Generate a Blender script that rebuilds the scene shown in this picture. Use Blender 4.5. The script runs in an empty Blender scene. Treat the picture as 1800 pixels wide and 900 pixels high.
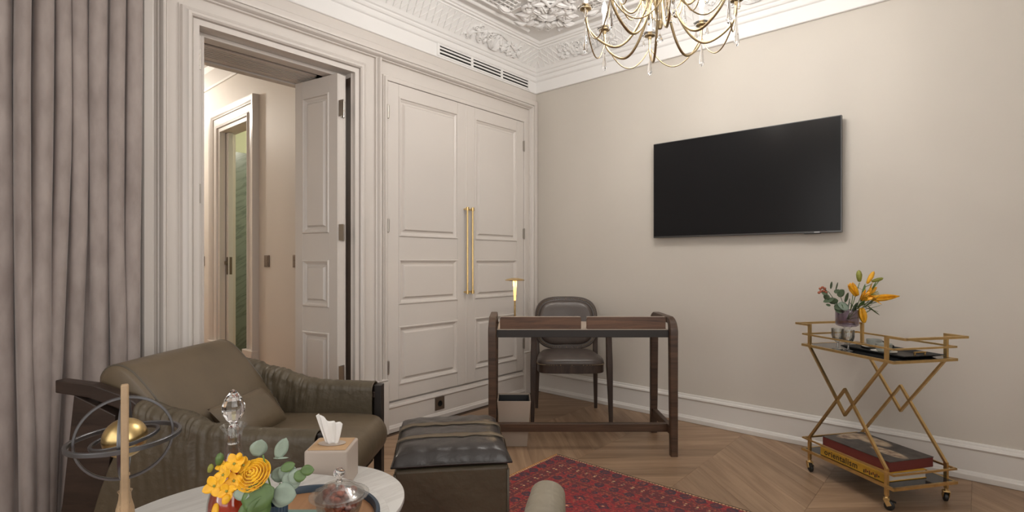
import bpy, math, random
from mathutils import Vector, Matrix, noise
R_ = math.radians
PI = math.pi
sc = bpy.context.scene
COL = sc.collection
random.seed(7)

# ------------------------------------------------------------------ camera, world, exposure
TH = R_(41.37)                     # the furniture in the corner stands on the room's diagonal
CAM = (2.984, -3.706, 1.15)
cd = bpy.data.cameras.new('camera'); cam = bpy.data.objects.new('camera', cd); COL.objects.link(cam)
cam.location = CAM; cam.rotation_euler = (PI/2, 0, TH)
cd.sensor_width = 36; cd.lens = 930/1800*36; cd.shift_y = 9.5/1800; cd.clip_start = 0.02
sc.camera = cam
w = bpy.data.worlds.new('world'); sc.world = w; w.use_nodes = True
w.node_tree.nodes['Background'].inputs[0].default_value = (1, .95, .88, 1)
w.node_tree.nodes['Background'].inputs[1].default_value = 0.05
sc.view_settings.view_transform = 'Standard'; sc.view_settings.look = 'None'
sc.view_settings.gamma = 1; sc.view_settings.use_curve_mapping = False
sc.view_settings.exposure = 0.20
try:
    sc.cycles.use_denoising = True
    sc.cycles.max_bounces = 10; sc.cycles.diffuse_bounces = 5; sc.cycles.transmission_bounces = 8
    sc.cycles.transparent_max_bounces = 12; sc.cycles.sample_clamp_indirect = 6; sc.cycles.caustics_refractive = False
    sc.cycles.caustics_reflective = False
except Exception:
    pass

def point_light(name, loc, energy, color=(1, .9, .78), radius=.03, parent=None):
    l = bpy.data.lights.new(name, 'POINT'); l.energy = energy; l.color = color; l.shadow_soft_size = radius
    o = bpy.data.objects.new(name, l); COL.objects.link(o); o.location = loc
    if parent: o.parent = parent
    return o
E_BULB, E_UP, E_HALL, E_BATH = 2.7, 3.9, 46.0, 28.0
WARM = (1.0, .965, .925)
def area_light(name, loc, rot, sx, sy, energy, color):
    l = bpy.data.lights.new(name, 'AREA'); l.shape = 'RECTANGLE'; l.size = sx; l.size_y = sy; l.energy = energy; l.color = color
    o = bpy.data.objects.new(name, l); COL.objects.link(o); o.location = loc; o.rotation_euler = rot
    return o
# soft fill from two unseen windows, added behind and beside the camera
FILL_WIN_R = (-4.7, -2.5, .55, 2.55)               # wall_right: y0, y1, z0, z1
FILL_WIN_F = (1.2, 3.8, .55, 2.55)                 # wall_front: x0, x1, z0, z1
area_light('fill_light_side', (4.56, -3.6, 1.55), (0, PI/2, 0), 2.0, 2.2, 42, (1, .97, .935))
area_light('fill_light_front', (2.5, -5.36, 1.55), (PI/2, 0, 0), 2.6, 2.0, 31, (1, .97, .935))

# ------------------------------------------------------------------ materials
MATS = {}
def new_mat(name):
    m = bpy.data.materials.new(name); m.use_nodes = True; MATS[name] = m
    nt = m.node_tree; b = nt.nodes['Principled BSDF']
    return m, nt, b
def setp(b, **kw):
    names = dict(rough='Roughness', metal='Metallic', trans='Transmission Weight', ior='IOR', spec='Specular IOR Level', coat='Coat Weight', sheen='Sheen Weight', alpha='Alpha', estr='Emission Strength', sss='Subsurface Weight')
    for k, v in kw.items():
        if v is not None: b.inputs[names[k]].default_value = v
def N(nt, t, **kw):
    n = nt.nodes.new(t)
    for k, v in kw.items(): setattr(n, k, v)
    return n
def ramp(nt, src, stops, interp='LINEAR'):
    r = N(nt, 'ShaderNodeValToRGB'); r.color_ramp.interpolation = interp
    e = r.color_ramp.elements
    while len(e) < len(stops): e.new(.5)
    for i, (p, c) in enumerate(stops):
        e[i].position = p; e[i].color = (*c, 1) if len(c) == 3 else c
    nt.links.new(src, r.inputs[0]); return r.outputs[0]
def simple(name, col, rough=.5, metal=0, bump=0, bscale=200, var=0, vscale=4, **kw):
    m, nt, b = new_mat(name); setp(b, rough=rough, metal=metal, **kw)
    b.inputs['Base Color'].default_value = (*col, 1)
    tc = N(nt, 'ShaderNodeTexCoord')
    if var:
        n = N(nt, 'ShaderNodeTexNoise'); n.inputs['Scale'].default_value = vscale; n.inputs['Detail'].default_value = 5
        nt.links.new(tc.outputs['Object'], n.inputs['Vector'])
        o = ramp(nt, n.outputs['Fac'], [(.25, [max(0, c*(1-var)) for c in col]), (.75, [min(1, c*(1+var)) for c in col])])
        nt.links.new(o, b.inputs['Base Color'])
    if bump:
        n = N(nt, 'ShaderNodeTexNoise'); n.inputs['Scale'].default_value = bscale; n.inputs['Detail'].default_value = 4
        nt.links.new(tc.outputs['Object'], n.inputs['Vector'])
        bp = N(nt, 'ShaderNodeBump'); bp.inputs['Strength'].default_value = bump; bp.inputs['Distance'].default_value = .002
        nt.links.new(n.outputs['Fac'], bp.inputs['Height']); nt.links.new(bp.outputs[0], b.inputs['Normal'])
    return m
def emit(name, col, strength):
    m, nt, b = new_mat(name)
    b.inputs['Base Color'].default_value = (*col, 1); b.inputs['Emission Color'].default_value = (*col, 1); setp(b, estr=strength)
    return m
def wood(name, dark, light, scale=(1, 1, 1), rough=.45, rnd=0.0):
    m, nt, b = new_mat(name); setp(b, rough=rough)
    tc = N(nt, 'ShaderNodeTexCoord'); mp = N(nt, 'ShaderNodeMapping'); mp.inputs['Scale'].default_value = scale
    nt.links.new(tc.outputs['Object'], mp.inputs['Vector'])
    src = mp.outputs[0]
    oi = N(nt, 'ShaderNodeObjectInfo')
    if rnd:
        mul = N(nt, 'ShaderNodeMath', operation='MULTIPLY'); mul.inputs[1].default_value = 37.0
        nt.links.new(oi.outputs['Random'], mul.inputs[0])
        cmb = N(nt, 'ShaderNodeCombineXYZ')
        for i in range(3): nt.links.new(mul.outputs[0], cmb.inputs[i])
        add = N(nt, 'ShaderNodeVectorMath', operation='ADD'); nt.links.new(src, add.inputs[0]); nt.links.new(cmb.outputs[0], add.inputs[1]); src = add.outputs[0]
    n = N(nt, 'ShaderNodeTexNoise'); n.inputs['Scale'].default_value = 1; n.inputs['Detail'].default_value = 9; n.inputs['Roughness'].default_value = .62; n.inputs['Distortion'].default_value = .6
    nt.links.new(src, n.inputs['Vector'])
    col = ramp(nt, n.outputs['Fac'], [(.30, dark), (.48, [(a+c)/2 for a, c in zip(dark, light)]), (.70, light)])
    if rnd:
        hs = N(nt, 'ShaderNodeHueSaturation'); mr = N(nt, 'ShaderNodeMapRange'); mr.inputs['To Min'].default_value = 1-rnd; mr.inputs['To Max'].default_value = 1+rnd
        nt.links.new(oi.outputs['Random'], mr.inputs['Value']); nt.links.new(mr.outputs[0], hs.inputs['Value']); nt.links.new(col, hs.inputs['Color']); col = hs.outputs[0]
    nt.links.new(col, b.inputs['Base Color'])
    bp = N(nt, 'ShaderNodeBump'); bp.inputs['Strength'].default_value = .12; bp.inputs['Distance'].default_value = .002
    nt.links.new(n.outputs['Fac'], bp.inputs['Height']); nt.links.new(bp.outputs[0], b.inputs['Normal'])
    return m
def leather(name, col, rough=.42, wr=.25, scale=14):
    m, nt, b = new_mat(name); setp(b, rough=rough)
    tc = N(nt, 'ShaderNodeTexCoord')
    n = N(nt, 'ShaderNodeTexNoise'); n.inputs['Scale'].default_value = 5; n.inputs['Detail'].default_value = 6
    nt.links.new(tc.outputs['Object'], n.inputs['Vector'])
    nt.links.new(ramp(nt, n.outputs['Fac'], [(.3, [c*.86 for c in col]), (.7, [c*1.12 for c in col])]), b.inputs['Base Color'])
    v = N(nt, 'ShaderNodeTexVoronoi'); v.inputs['Scale'].default_value = 330; nt.links.new(tc.outputs['Object'], v.inputs['Vector'])
    n2 = N(nt, 'ShaderNodeTexNoise'); n2.inputs['Scale'].default_value = scale; n2.inputs['Detail'].default_value = 3; nt.links.new(tc.outputs['Object'], n2.inputs['Vector'])
    b1 = N(nt, 'ShaderNodeBump'); b1.inputs['Strength'].default_value = .12; b1.inputs['Distance'].default_value = .001; nt.links.new(v.outputs['Distance'], b1.inputs['Height'])
    b2 = N(nt, 'ShaderNodeBump'); b2.inputs['Strength'].default_value = wr; b2.inputs['Distance'].default_value = .01; nt.links.new(n2.outputs['Fac'], b2.inputs['Height'])
    nt.links.new(b1.outputs[0], b2.inputs['Normal']); nt.links.new(b2.outputs[0], b.inputs['Normal'])
    return m
def glass(name, col=(1, 1, 1), rough=0.02, ior=1.45):
    m, nt, b = new_mat(name); setp(b, rough=rough, trans=1.0, ior=ior); b.inputs['Base Color'].default_value = (*col, 1)
    return m

simple('wall_paint', (.585, .545, .488), .55, var=.035, vscale=1.4, bump=.05, bscale=120)
simple('panel_paint', (.655, .612, .572), .32, var=.02, vscale=2, bump=.04, bscale=60)
simple('plaster_white', (.84, .83, .815), .6, bump=.04, bscale=90)
simple('baseboard_paint', (.70, .675, .64), .4)
simple('hall_paint', (.69, .64, .585), .55)
simple('hinge_metal', (.42, .39, .35), .35, metal=1)
simple('bronze_plate', (.20, .155, .12), .4, metal=.7)
simple('brass', (.74, .54, .25), .27, metal=1)
simple('gold_paint', (.70, .50, .23), .38, metal=1, var=.1, vscale=30)
simple('antique_brass', (.44, .34, .20), .30, metal=1)
simple('black', (.012, .012, .012), .45)
simple('floor_joint', (.09, .055, .035), .8)
simple('void', (.01, .009, .008), .9)
simple('screen', (.011, .011, .012), .22, spec=.22)
simple('tv_frame', (.10, .10, .10), .3, metal=.6)
simple('logo', (.55, .55, .55), .4)
simple('dark_frame', (.018, .014, .012), .45)
simple('smoked_glass', (.03, .031, .033), .07, spec=.7)
simple('bin_hide', (.40, .33, .27), .6, bump=.15, bscale=150)
simple('tissue_hide', (.46, .39, .335), .5, bump=.08, bscale=150)
simple('tissue_lid', (.50, .32, .17), .5, bump=.1)
simple('tissue_paper', (.86, .84, .81), .8, sheen=.2)
simple('navy', (.03, .055, .085), .4)
simple('pewter', (.13, .13, .135), .36, metal=.85)
simple('globe_gold', (.60, .44, .20), .33, metal=1, var=.25, vscale=40)
simple('stand_wood', (.36, .25, .145), .4, var=.25, vscale=25)
simple('page_red', (.14, .025, .022), .6, bump=.2, bscale=300)
simple('print_black', (.015, .012, .01), .6)
simple('spine_yellow', (.56, .31, .035), .5, var=.15, vscale=20)
simple('cup_glaze', (.30, .31, .28), .3, var=.12, vscale=60)
simple('saucer_white', (.62, .60, .55), .35)
simple('nail_brass', (.30, .23, .15), .35, metal=1)
simple('candle', (.88, .85, .78), .5)
simple('petal_yellow', (.93, .50, .015), .5, var=.25, vscale=60, sheen=.2)
simple('petal_orange', (.95, .42, .02), .45, var=.3, vscale=40)
simple('petal_amber', (.90, .46, .02), .5, var=.2, vscale=60)
simple('leaf_sage', (.25, .315, .25), .55, var=.18, vscale=40)
simple('leaf_green', (.09, .155, .045), .45, var=.25, vscale=40)
simple('leaf_dark', (.075, .115, .06), .45, var=.25, vscale=40)
simple('bud_green', (.27, .28, .05), .5, var=.3, vscale=60)
simple('berry', (.36, .11, .06), .5)
simple('stem_green', (.12, .20, .05), .5)
simple('liqueur', (.52, .035, .005), .3, var=.2, vscale=12, spec=.2)
simple('candy', (.34, .09, .05), .4, var=.7, vscale=70)
simple('piping', (.10, .085, .062), .5)
glass('crystal', (1, 1, 1), .0, 1.5)
def thin_glass(name, tint, gloss=.12, rough=.03, most=.42):
    m, nt, b = new_mat(name); nt.nodes.remove(b); out = nt.nodes['Material Output']; L = nt.links
    t = N(nt, 'ShaderNodeBsdfTransparent'); t.inputs[0].default_value = (*tint, 1)
    g = N(nt, 'ShaderNodeBsdfGlossy'); g.inputs['Roughness'].default_value = rough
    lw = N(nt, 'ShaderNodeLayerWeight'); lw.inputs['Blend'].default_value = .35
    mr = N(nt, 'ShaderNodeMapRange'); mr.inputs['To Min'].default_value = gloss; mr.inputs['To Max'].default_value = most
    L.new(lw.outputs['Fresnel'], mr.inputs['Value'])
    mx = N(nt, 'ShaderNodeMixShader'); L.new(mr.outputs[0], mx.inputs[0]); L.new(t.outputs[0], mx.inputs[1]); L.new(g.outputs[0], mx.inputs[2]); L.new(mx.outputs[0], out.inputs[0])
thin_glass('clear_glass', (.97, .975, .97), .03)
thin_glass('cut_glass', (.96, .965, .96), .04)
thin_glass('purple_glass', (.72, .675, .735), .10, .12)
thin_glass('goblet_glass', (.90, .91, .90), .10, .02, .85)
emit('bulb', (1, .86, .66), 14)
emit('lamp_glow', (1, .58, .20), 1.1)
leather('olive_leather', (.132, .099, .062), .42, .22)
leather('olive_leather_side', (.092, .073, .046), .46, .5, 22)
leather('sand_leather', (.235, .205, .152), .5, .4)
leather('black_leather', (.034, .029, .027), .30, .35, 20)
leather('brown_leather', (.075, .058, .05), .33, .2)
wood('walnut', (.030, .016, .010), (.105, .058, .034), (3, 3, 40), .42)
wood('walnut_board', (.040, .018, .010), (.155, .075, .038), (3, 30, 40), .42)
wood('dark_walnut', (.022, .013, .010), (.065, .040, .028), (30, 30, 4), .45)
wood('ebony_wood', (.016, .010, .008), (.05, .032, .024), (5, 30, 30), .4)
wood('oak_plank', (.225, .135, .079), (.415, .278, .174), (1.6, 20, 8), .42, rnd=.14)
wood('tray_wood', (.24, .11, .045), (.42, .22, .10), (30, 4, 6), .35)

def velvet():
    m, nt, b = new_mat('curtain_velvet'); setp(b, rough=.85, sheen=.35)
    b.inputs['Sheen Roughness'].default_value = .4
    tc = N(nt, 'ShaderNodeTexCoord'); mp = N(nt, 'ShaderNodeMapping'); mp.inputs['Scale'].default_value = (6, 6, 2.2)
    nt.links.new(tc.outputs['Object'], mp.inputs['Vector'])
    n = N(nt, 'ShaderNodeTexNoise'); n.inputs['Scale'].default_value = 3; n.inputs['Detail'].default_value = 8; nt.links.new(mp.outputs[0], n.inputs['Vector'])
    nt.links.new(ramp(nt, n.outputs['Fac'], [(.3, (.265, .222, .205)), (.7, (.375, .325, .302))]), b.inputs['Base Color'])
velvet()
def marble(name, base, vein, scale=2.0, rough=.25, stretch=(1, 1, 1), lo=.44, hi=.60, dist=1.8, rot=(.5, .2, .4), vt='POINT'):
    m, nt, b = new_mat(name); setp(b, rough=rough)
    tc = N(nt, 'ShaderNodeTexCoord'); mp = N(nt, 'ShaderNodeMapping'); mp.inputs['Scale'].default_value = stretch; mp.inputs['Rotation'].default_value = rot; mp.vector_type = vt
    nt.links.new(tc.outputs['Object'], mp.inputs['Vector'])
    n = N(nt, 'ShaderNodeTexNoise'); n.inputs['Scale'].default_value = scale; n.inputs['Detail'].default_value = 10; n.inputs['Distortion'].default_value = dist
    nt.links.new(mp.outputs[0], n.inputs['Vector'])
    mid = [a*.4+c*.6 for a, c in zip(vein, base)]
    nt.links.new(ramp(nt, n.outputs['Fac'], [(lo, base), ((lo+hi)/2, vein), ((lo+hi)/2+.03, mid), (hi, base)]), b.inputs['Base Color'])
marble('green_marble', (.195, .225, .195), (.12, .145, .12), 2.4, .25, (1, .8, .13), .44, .62, .5, (.55, 0, 0), 'TEXTURE')
marble('table_stone', (.70, .695, .67), (.60, .59, .565), 1.2, .3, (14, 1.4, 2), .40, .60)

# rug: knotted pattern from the distance to the edge and a grid of medallions
def rug_mat(W_, H_):
    m, nt, b = new_mat('rug_weave'); setp(b, rough=.95, sheen=.15)
    L = nt.links
    tc = N(nt, 'ShaderNodeTexCoord'); sp = N(nt, 'ShaderNodeSeparateXYZ')
    nz = N(nt, 'ShaderNodeTexNoise'); nz.inputs['Scale'].default_value = 120; L.new(tc.outputs['Object'], nz.inputs['Vector'])
    vm = N(nt, 'ShaderNodeVectorMath', operation='MULTIPLY_ADD'); vm.inputs[1].default_value = (.015,)*3
    ce_ = N(nt, 'ShaderNodeVectorMath', operation='SUBTRACT'); ce_.inputs[1].default_value = (.5, .5, .5)
    L.new(nz.outputs['Color'], ce_.inputs[0]); L.new(ce_.outputs[0], vm.inputs[0]); L.new(tc.outputs['Object'], vm.inputs[2]); L.new(vm.outputs[0], sp.inputs[0])
    def M(op, a, c=None, d=None):
        n = N(nt, 'ShaderNodeMath', operation=op)
        for i, v in enumerate((a, c, d)):
            if v is None: continue
            if isinstance(v, (int, float)): n.inputs[i].default_value = v
            else: L.new(v, n.inputs[i])
        return n.outputs[0]
    def MX(f, a, c):
        n = N(nt, 'ShaderNodeMix', data_type='RGBA')
        if isinstance(f, (int, float)): n.inputs[0].default_value = f
        else: L.new(f, n.inputs[0])
        for i, v in ((6, a), (7, c)):
            if isinstance(v, tuple): n.inputs[i].default_value = (*v, 1)
            else: L.new(v, n.inputs[i])
        return n.outputs[2]
    x, y = sp.outputs[0], sp.outputs[1]
    dx = M('SUBTRACT', W_/2, M('ABSOLUTE', x)); dy = M('SUBTRACT', H_/2, M('ABSOLUTE', y))
    d = M('MINIMUM', dx, dy)
    along = M('ADD', M('MULTIPLY', x, M('LESS_THAN', dy, dx)), M('MULTIPLY', y, M('GREATER_THAN', dy, dx)))
    def band(a, c): return M('MULTIPLY', M('GREATER_THAN', d, a), M('LESS_THAN', d, c))
    def dots(per, cx, r, asp=1.0):
        u = M('SUBTRACT', M('FRACT', M('DIVIDE', along, per)), .5); u = M('MULTIPLY', u, per)
        v = M('MULTIPLY', M('SUBTRACT', d, cx), asp)
        return M('LESS_THAN', M('ADD', M('MULTIPLY', u, u), M('MULTIPLY', v, v)), r*r)
    red, dred, navy_, cream, gold_ = (.31, .014, .017), (.13, .013, .018), (.035, .016, .035), (.62, .42, .22), (.50, .20, .03)
    # field medallions
    def cell(per, off):
        u = M('SUBTRACT', M('FRACT', M('ADD', M('DIVIDE', x, per), off)), .5); v = M('SUBTRACT', M('FRACT', M('ADD', M('DIVIDE', y, per*.8), off)), .5)
        return M('ADD', M('ABSOLUTE', u), M('ABSOLUTE', v))
    c1 = cell(.13, 0); c2 = cell(.13, .5); c3 = cell(.035, .2)
    col = MX(M('LESS_THAN', c1, .30), red, navy_)
    col = MX(M('LESS_THAN', c1, .16), col, red)
    col = MX(M('LESS_THAN', c1, .07), col, cream)
    col = MX(M('LESS_THAN', c2, .18), col, dred)
    col = MX(M('MULTIPLY', M('LESS_THAN', c3, .22), .55), col, dred)
    # borders, from the edge inwards
    col = MX(band(0, .335), col, dred)
    col = MX(M('MULTIPLY', band(0, .335), M('LESS_THAN', c3, .27)), col, (.30, .03, .025))
    for a, c, per, r in ((.022, .085, .075, .028), (.185, .245, .085, .026), (.29, .325, .06, .015)):
        col = MX(band(a, c), col, red)
        col = MX(M('MULTIPLY', band(a, c), dots(per, (a+c)/2, r)), col, navy_)
        col = MX(M('MULTIPLY', band(a, c), dots(per, (a+c)/2, r*.42)), col, (.13, .02, .03))
    for q in (.095, .178, .252, .282):
        col = MX(band(q, q+.006), col, (.34, .09, .03))
    col = MX(M('MULTIPLY', band(.10, .175), dots(.055, .125, .0065)), col, cream)
    col = MX(M('MULTIPLY', band(.10, .175), dots(.055, .142, .0065)), col, cream)
    col = MX(band(.010, .022), col, (.12, .03, .02))
    col = MX(M('MULTIPLY', band(.010, .022), dots(.016, .015, .006)), col, cream)
    col = MX(M('LESS_THAN', d, .010), col, gold_)
    col = MX(M('MULTIPLY', M('LESS_THAN', d, .012), M('LESS_THAN', dy, dx)), col, (.085, .042, .020))
    fk = N(nt, 'ShaderNodeTexVoronoi'); fk.inputs['Scale'].default_value = 105; L.new(tc.outputs['Object'], fk.inputs['Vector'])
    fs_ = N(nt, 'ShaderNodeSeparateColor'); L.new(fk.outputs['Color'], fs_.inputs[0])
    col = MX(M('MULTIPLY', M('GREATER_THAN', d, .024), M('MULTIPLY', M('GREATER_THAN', fs_.outputs[0], .62), .75)), col, (.10, .012, .022))
    col = MX(M('MULTIPLY', M('GREATER_THAN', d, .024), M('MULTIPLY', M('GREATER_THAN', fs_.outputs[1], .90), .6)), col, (.42, .10, .05))
    n2 = N(nt, 'ShaderNodeTexNoise'); n2.inputs['Scale'].default_value = 260; L.new(tc.outputs['Object'], n2.inputs['Vector'])
    hs = N(nt, 'ShaderNodeHueSaturation'); L.new(col, hs.inputs['Color']); L.new(M('MULTIPLY_ADD', n2.outputs['Fac'], 1.4, .35), hs.inputs['Value'])
    L.new(hs.outputs[0], b.inputs['Base Color'])
    bp = N(nt, 'ShaderNodeBump'); bp.inputs['Strength'].default_value = .5; bp.inputs['Distance'].default_value = .003
    L.new(n2.outputs['Fac'], bp.inputs['Height']); L.new(bp.outputs[0], b.inputs['Normal'])

def cover_mat():
    m, nt, b = new_mat('book_cover'); setp(b, rough=.45)
    tc = N(nt, 'ShaderNodeTexCoord'); L = nt.links
    n = N(nt, 'ShaderNodeTexNoise'); n.inputs['Scale'].default_value = 26; n.inputs['Detail'].default_value = 6; L.new(tc.outputs['Object'], n.inputs['Vector'])
    base = ramp(nt, n.outputs['Fac'], [(.3, (.03, .026, .026)), (.7, (.10, .085, .075))])
    pale = ramp(nt, n.outputs['Fac'], [(.3, (.16, .09, .07)), (.5, (.50, .38, .26)), (.7, (.62, .52, .38))])
    def blob(cx, cy, rx, ry, prev):
        mp = N(nt, 'ShaderNodeMapping'); mp.inputs['Location'].default_value = (-cx/rx, -cy/ry, 0); mp.inputs['Scale'].default_value = (1/rx, 1/ry, 0); L.new(tc.outputs['Object'], mp.inputs['Vector'])
        ln = N(nt, 'ShaderNodeVectorMath', operation='LENGTH'); L.new(mp.outputs[0], ln.inputs[0])
        f = ramp(nt, ln.outputs['Value'], [(.75, (1, 1, 1)), (1.0, (0, 0, 0))])
        mx = N(nt, 'ShaderNodeMix', data_type='RGBA'); L.new(f, mx.inputs[0]); L.new(prev, mx.inputs[6]); L.new(pale, mx.inputs[7]); return mx.outputs[2]
    c = blob(.09, -.02, .10, .042, base); c = blob(-.06, .06, .10, .060, c); c = blob(-.15, .02, .05, .10, c)
    L.new(c, b.inputs['Base Color'])
cover_mat()

# ------------------------------------------------------------------ mesh helpers
class MB:
    def __init__(s): s.v = []; s.f = []
    def add(s, vs, fs):
        k = len(s.v); s.v += [tuple(p) for p in vs]; s.f += [tuple(i+k for i in f) for f in fs]; return s
    def box(s, lo, hi):
        x0, y0, z0 = lo; x1, y1, z1 = hi
        return s.add([(x0,y0,z0),(x1,y0,z0),(x1,y1,z0),(x0,y1,z0),(x0,y0,z1),(x1,y0,z1),(x1,y1,z1),(x0,y1,z1)],
                     [(0,3,2,1),(4,5,6,7),(0,1,5,4),(1,2,6,5),(2,3,7,6),(3,0,4,7)])
    def frustum(s, lo, hi, axis, inset, d):     # box face raised along +axis x with a bevelled edge (panel field)
        (y0, z0), (y1, z1) = lo, hi; a, c = axis
        v = [(a,y0,z0),(a,y1,z0),(a,y1,z1),(a,y0,z1),(c,y0+inset,z0+inset),(c,y1-inset,z0+inset),(c,y1-inset,z1-inset),(c,y0+inset,z1-inset)]
        return s.add(v, [(4,5,6,7),(0,1,5,4),(1,2,6,5),(2,3,7,6),(3,0,4,7),(3,2,1,0)])
    def beam(s, p, q, wx, wz, up=(0,0,1), e0=0, e1=0):   # rectangular bar from p to q
        p = Vector(p); q = Vector(q); d = (q-p).normalized(); p -= d*e0; q += d*e1
        u = Vector(up)
        if abs(d.dot(u)) > .98: u = Vector((1, 0, 0))
        a = d.cross(u).normalized(); b = a.cross(d).normalized()
        vs = [c+a*sx*wx/2+b*sz*wz/2 for c in (p, q) for sx, sz in ((-1,-1),(1,-1),(1,1),(-1,1))]
        return s.add(vs, [(0,1,2,3),(7,6,5,4),(0,4,5,1),(1,5,6,2),(2,6,7,3),(3,7,4,0)])
    def tube(s, pts, r, n=8, closed=False, sec=None):
        P = [Vector(p) for p in pts]; m = len(P); rings = []
        up = None
        for i, p in enumerate(P):
            if closed: d = P[(i+1) % m]-P[i-1]
            else: d = P[min(i+1, m-1)]-P[max(i-1, 0)]
            d.normalize()
            if up is None:
                up = Vector((0, 0, 1)) if abs(d.z) < .9 else Vector((1, 0, 0))
            up = (up-d*up.dot(d)).normalized(); b = d.cross(up)
            rr = r[i] if isinstance(r, (list, tuple)) else r
            if sec: rings.append([p+up*a*rr+b*c*rr for a, c in sec])
            else: rings.append([p+up*math.cos(2*PI*k/n)*rr+b*math.sin(2*PI*k/n)*rr for k in range(n)])
        if sec: n = len(sec)
        vs = [q for rg in rings for q in rg]; fs = []
        for i in range(m if closed else m-1):
            j = (i+1) % m
            for k in range(n): fs.append((i*n+k, i*n+(k+1) % n, j*n+(k+1) % n, j*n+k))
        if not closed: fs += [tuple(range(n-1, -1, -1)), tuple(range((m-1)*n, m*n))]
        return s.add(vs, fs)
    def lathe(s, prof, n=24, c=(0, 0, 0), flute=0, nf=12):
        vs = []; fs = []; m = len(prof)
        for r, z in prof:
            for k in range(n):
                a = 2*PI*k/n; rr = r*(1+flute*math.cos(nf*a)) if flute else r
                vs.append((c[0]+rr*math.cos(a), c[1]+rr*math.sin(a), c[2]+z))
        for i in range(m-1):
            for k in range(n): fs.append((i*n+k, i*n+(k+1) % n, (i+1)*n+(k+1) % n, (i+1)*n+k))
        if prof[0][0] > 1e-6: fs.append(tuple(range(n-1, -1, -1)))
        if prof[-1][0] > 1e-6: fs.append(tuple(range((m-1)*n, m*n)))
        return s.add(vs, fs)
    def prism(s, poly, y0, y1):       # polygon in (x, z) extruded along y
        n = len(poly)
        vs = [(x, y0, z) for x, z in poly]+[(x, y1, z) for x, z in poly]
        fs = [tuple(range(n)), tuple(range(2*n-1, n-1, -1))]+[(i, i+n, (i+1) % n+n, (i+1) % n) for i in range(n)]
        return s.add(vs, fs)
    def grid(s, fn, nu, nv, closed_u=False):
        vs = [fn(i/(nu if closed_u else nu-1), j/(nv-1)) for j in range(nv) for i in range(nu)]; fs = []
        for j in range(nv-1):
            for i in range(nu if closed_u else nu-1):
                k = (i+1) % nu; fs.append((j*nu+i, j*nu+k, (j+1)*nu+k, (j+1)*nu+i))
        return s.add(vs, fs)
    def ball(s, c, r, n=12, m=8, rot=None):
        rx, ry, rz = r if isinstance(r, (tuple, list)) else (r, r, r)
        vs = []; fs = []
        for j in range(m+1):
            t = PI*j/m
            for k in range(n):
                a = 2*PI*k/n; p = Vector((rx*math.sin(t)*math.cos(a), ry*math.sin(t)*math.sin(a), rz*math.cos(t)))
                if rot: p = rot @ p
                vs.append(p+Vector(c))
        for j in range(m):
            for k in range(n): fs.append((j*n+k, (j+1)*n+k, (j+1)*n+(k+1) % n, j*n+(k+1) % n))
        return s.add(vs, fs)
    def mold(s, path, prof, to3, closed=False):   # mitred moulding: profile (offset to the left, height) swept along a 2-D path
        m = len(path); rings = []
        for i in range(m):
            def dirn(a, b):
                d = Vector((path[b][0]-path[a][0], path[b][1]-path[a][1])); d.normalize(); return d
            if closed: d1, d2 = dirn(i-1, i), dirn(i, (i+1) % m)
            else: d1 = dirn(i-1, i) if i else dirn(0, 1); d2 = dirn(i, i+1) if i < m-1 else dirn(m-2, m-1)
            n1, n2 = Vector((-d1.y, d1.x)), Vector((-d2.y, d2.x)); mt = (n1+n2)/(1+n1.dot(n2))
            rings.append([to3(path[i][0]+mt.x*o, path[i][1]+mt.y*o, h) for o, h in prof])
        n = len(prof); vs = [q for r in rings for q in r]; fs = []
        for i in range(m if closed else m-1):
            j = (i+1) % m
            for k in range(n-1): fs.append((i*n+k, i*n+k+1, j*n+k+1, j*n+k))
        if not closed: fs += [tuple(range(n)), tuple(range(m*n-1, (m-1)*n-1, -1))]
        return s.add(vs, fs)
    def xf(s, M):
        s.v = [tuple(M @ Vector(p)) for p in s.v]; return s
    def build(s, name, mat, parent=None, smooth=False, bevel=0, loc=None, rot=None, sub=0, segs=2):
        me = bpy.data.meshes.new(name); me.from_pydata(s.v, [], s.f); me.update()
        import bmesh
        bm = bmesh.new(); bm.from_mesh(me); bmesh.ops.recalc_face_normals(bm, faces=bm.faces); bm.to_mesh(me); bm.free()
        me.materials.append(MATS[mat])
        if smooth:
            for p in me.polygons: p.use_smooth = True
            if smooth is not True: me.set_sharp_from_angle(angle=R_(smooth))
        o = bpy.data.objects.new(name, me); COL.objects.link(o)
        if parent: o.parent = parent
        if loc: o.location = loc
        if rot: o.rotation_euler = rot
        if bevel:
            md = o.modifiers.new('bevel', 'BEVEL'); md.width = bevel; md.segments = segs; md.limit_method = 'ANGLE'; md.angle_limit = R_(40)
        if sub:
            md = o.modifiers.new('sub', 'SUBSURF'); md.levels = sub; md.render_levels = sub
        return o
def tag(o, label, cat, group=None):
    o['label'] = label; o['category'] = cat
    if group: o['group'] = group
    return o
def thing(name, label, cat, loc=(0, 0, 0), rotz=0, group=None):
    o = bpy.data.objects.new(name, None); COL.objects.link(o); o.location = loc; o.rotation_euler = (0, 0, rotz)
    return tag(o, label, cat, group)
def struct(o, label=None):
    o['kind'] = 'structure'
    if label: o['label'] = label
    return o
def copy_tree(o, parent=None):
    c = o.copy(); COL.objects.link(c); c.parent = parent
    for ch in o.children: copy_tree(ch, c)
    return c
def lerp_tab(tab, x):
    if x <= tab[0][0]: return tab[0][1]
    for (a, b), (c, d) in zip(tab, tab[1:]):
        if x <= c:
            t = (x-a)/(c-a); t = t*t*(3-2*t); return b+(d-b)*t
    return tab[-1][1]

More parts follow.
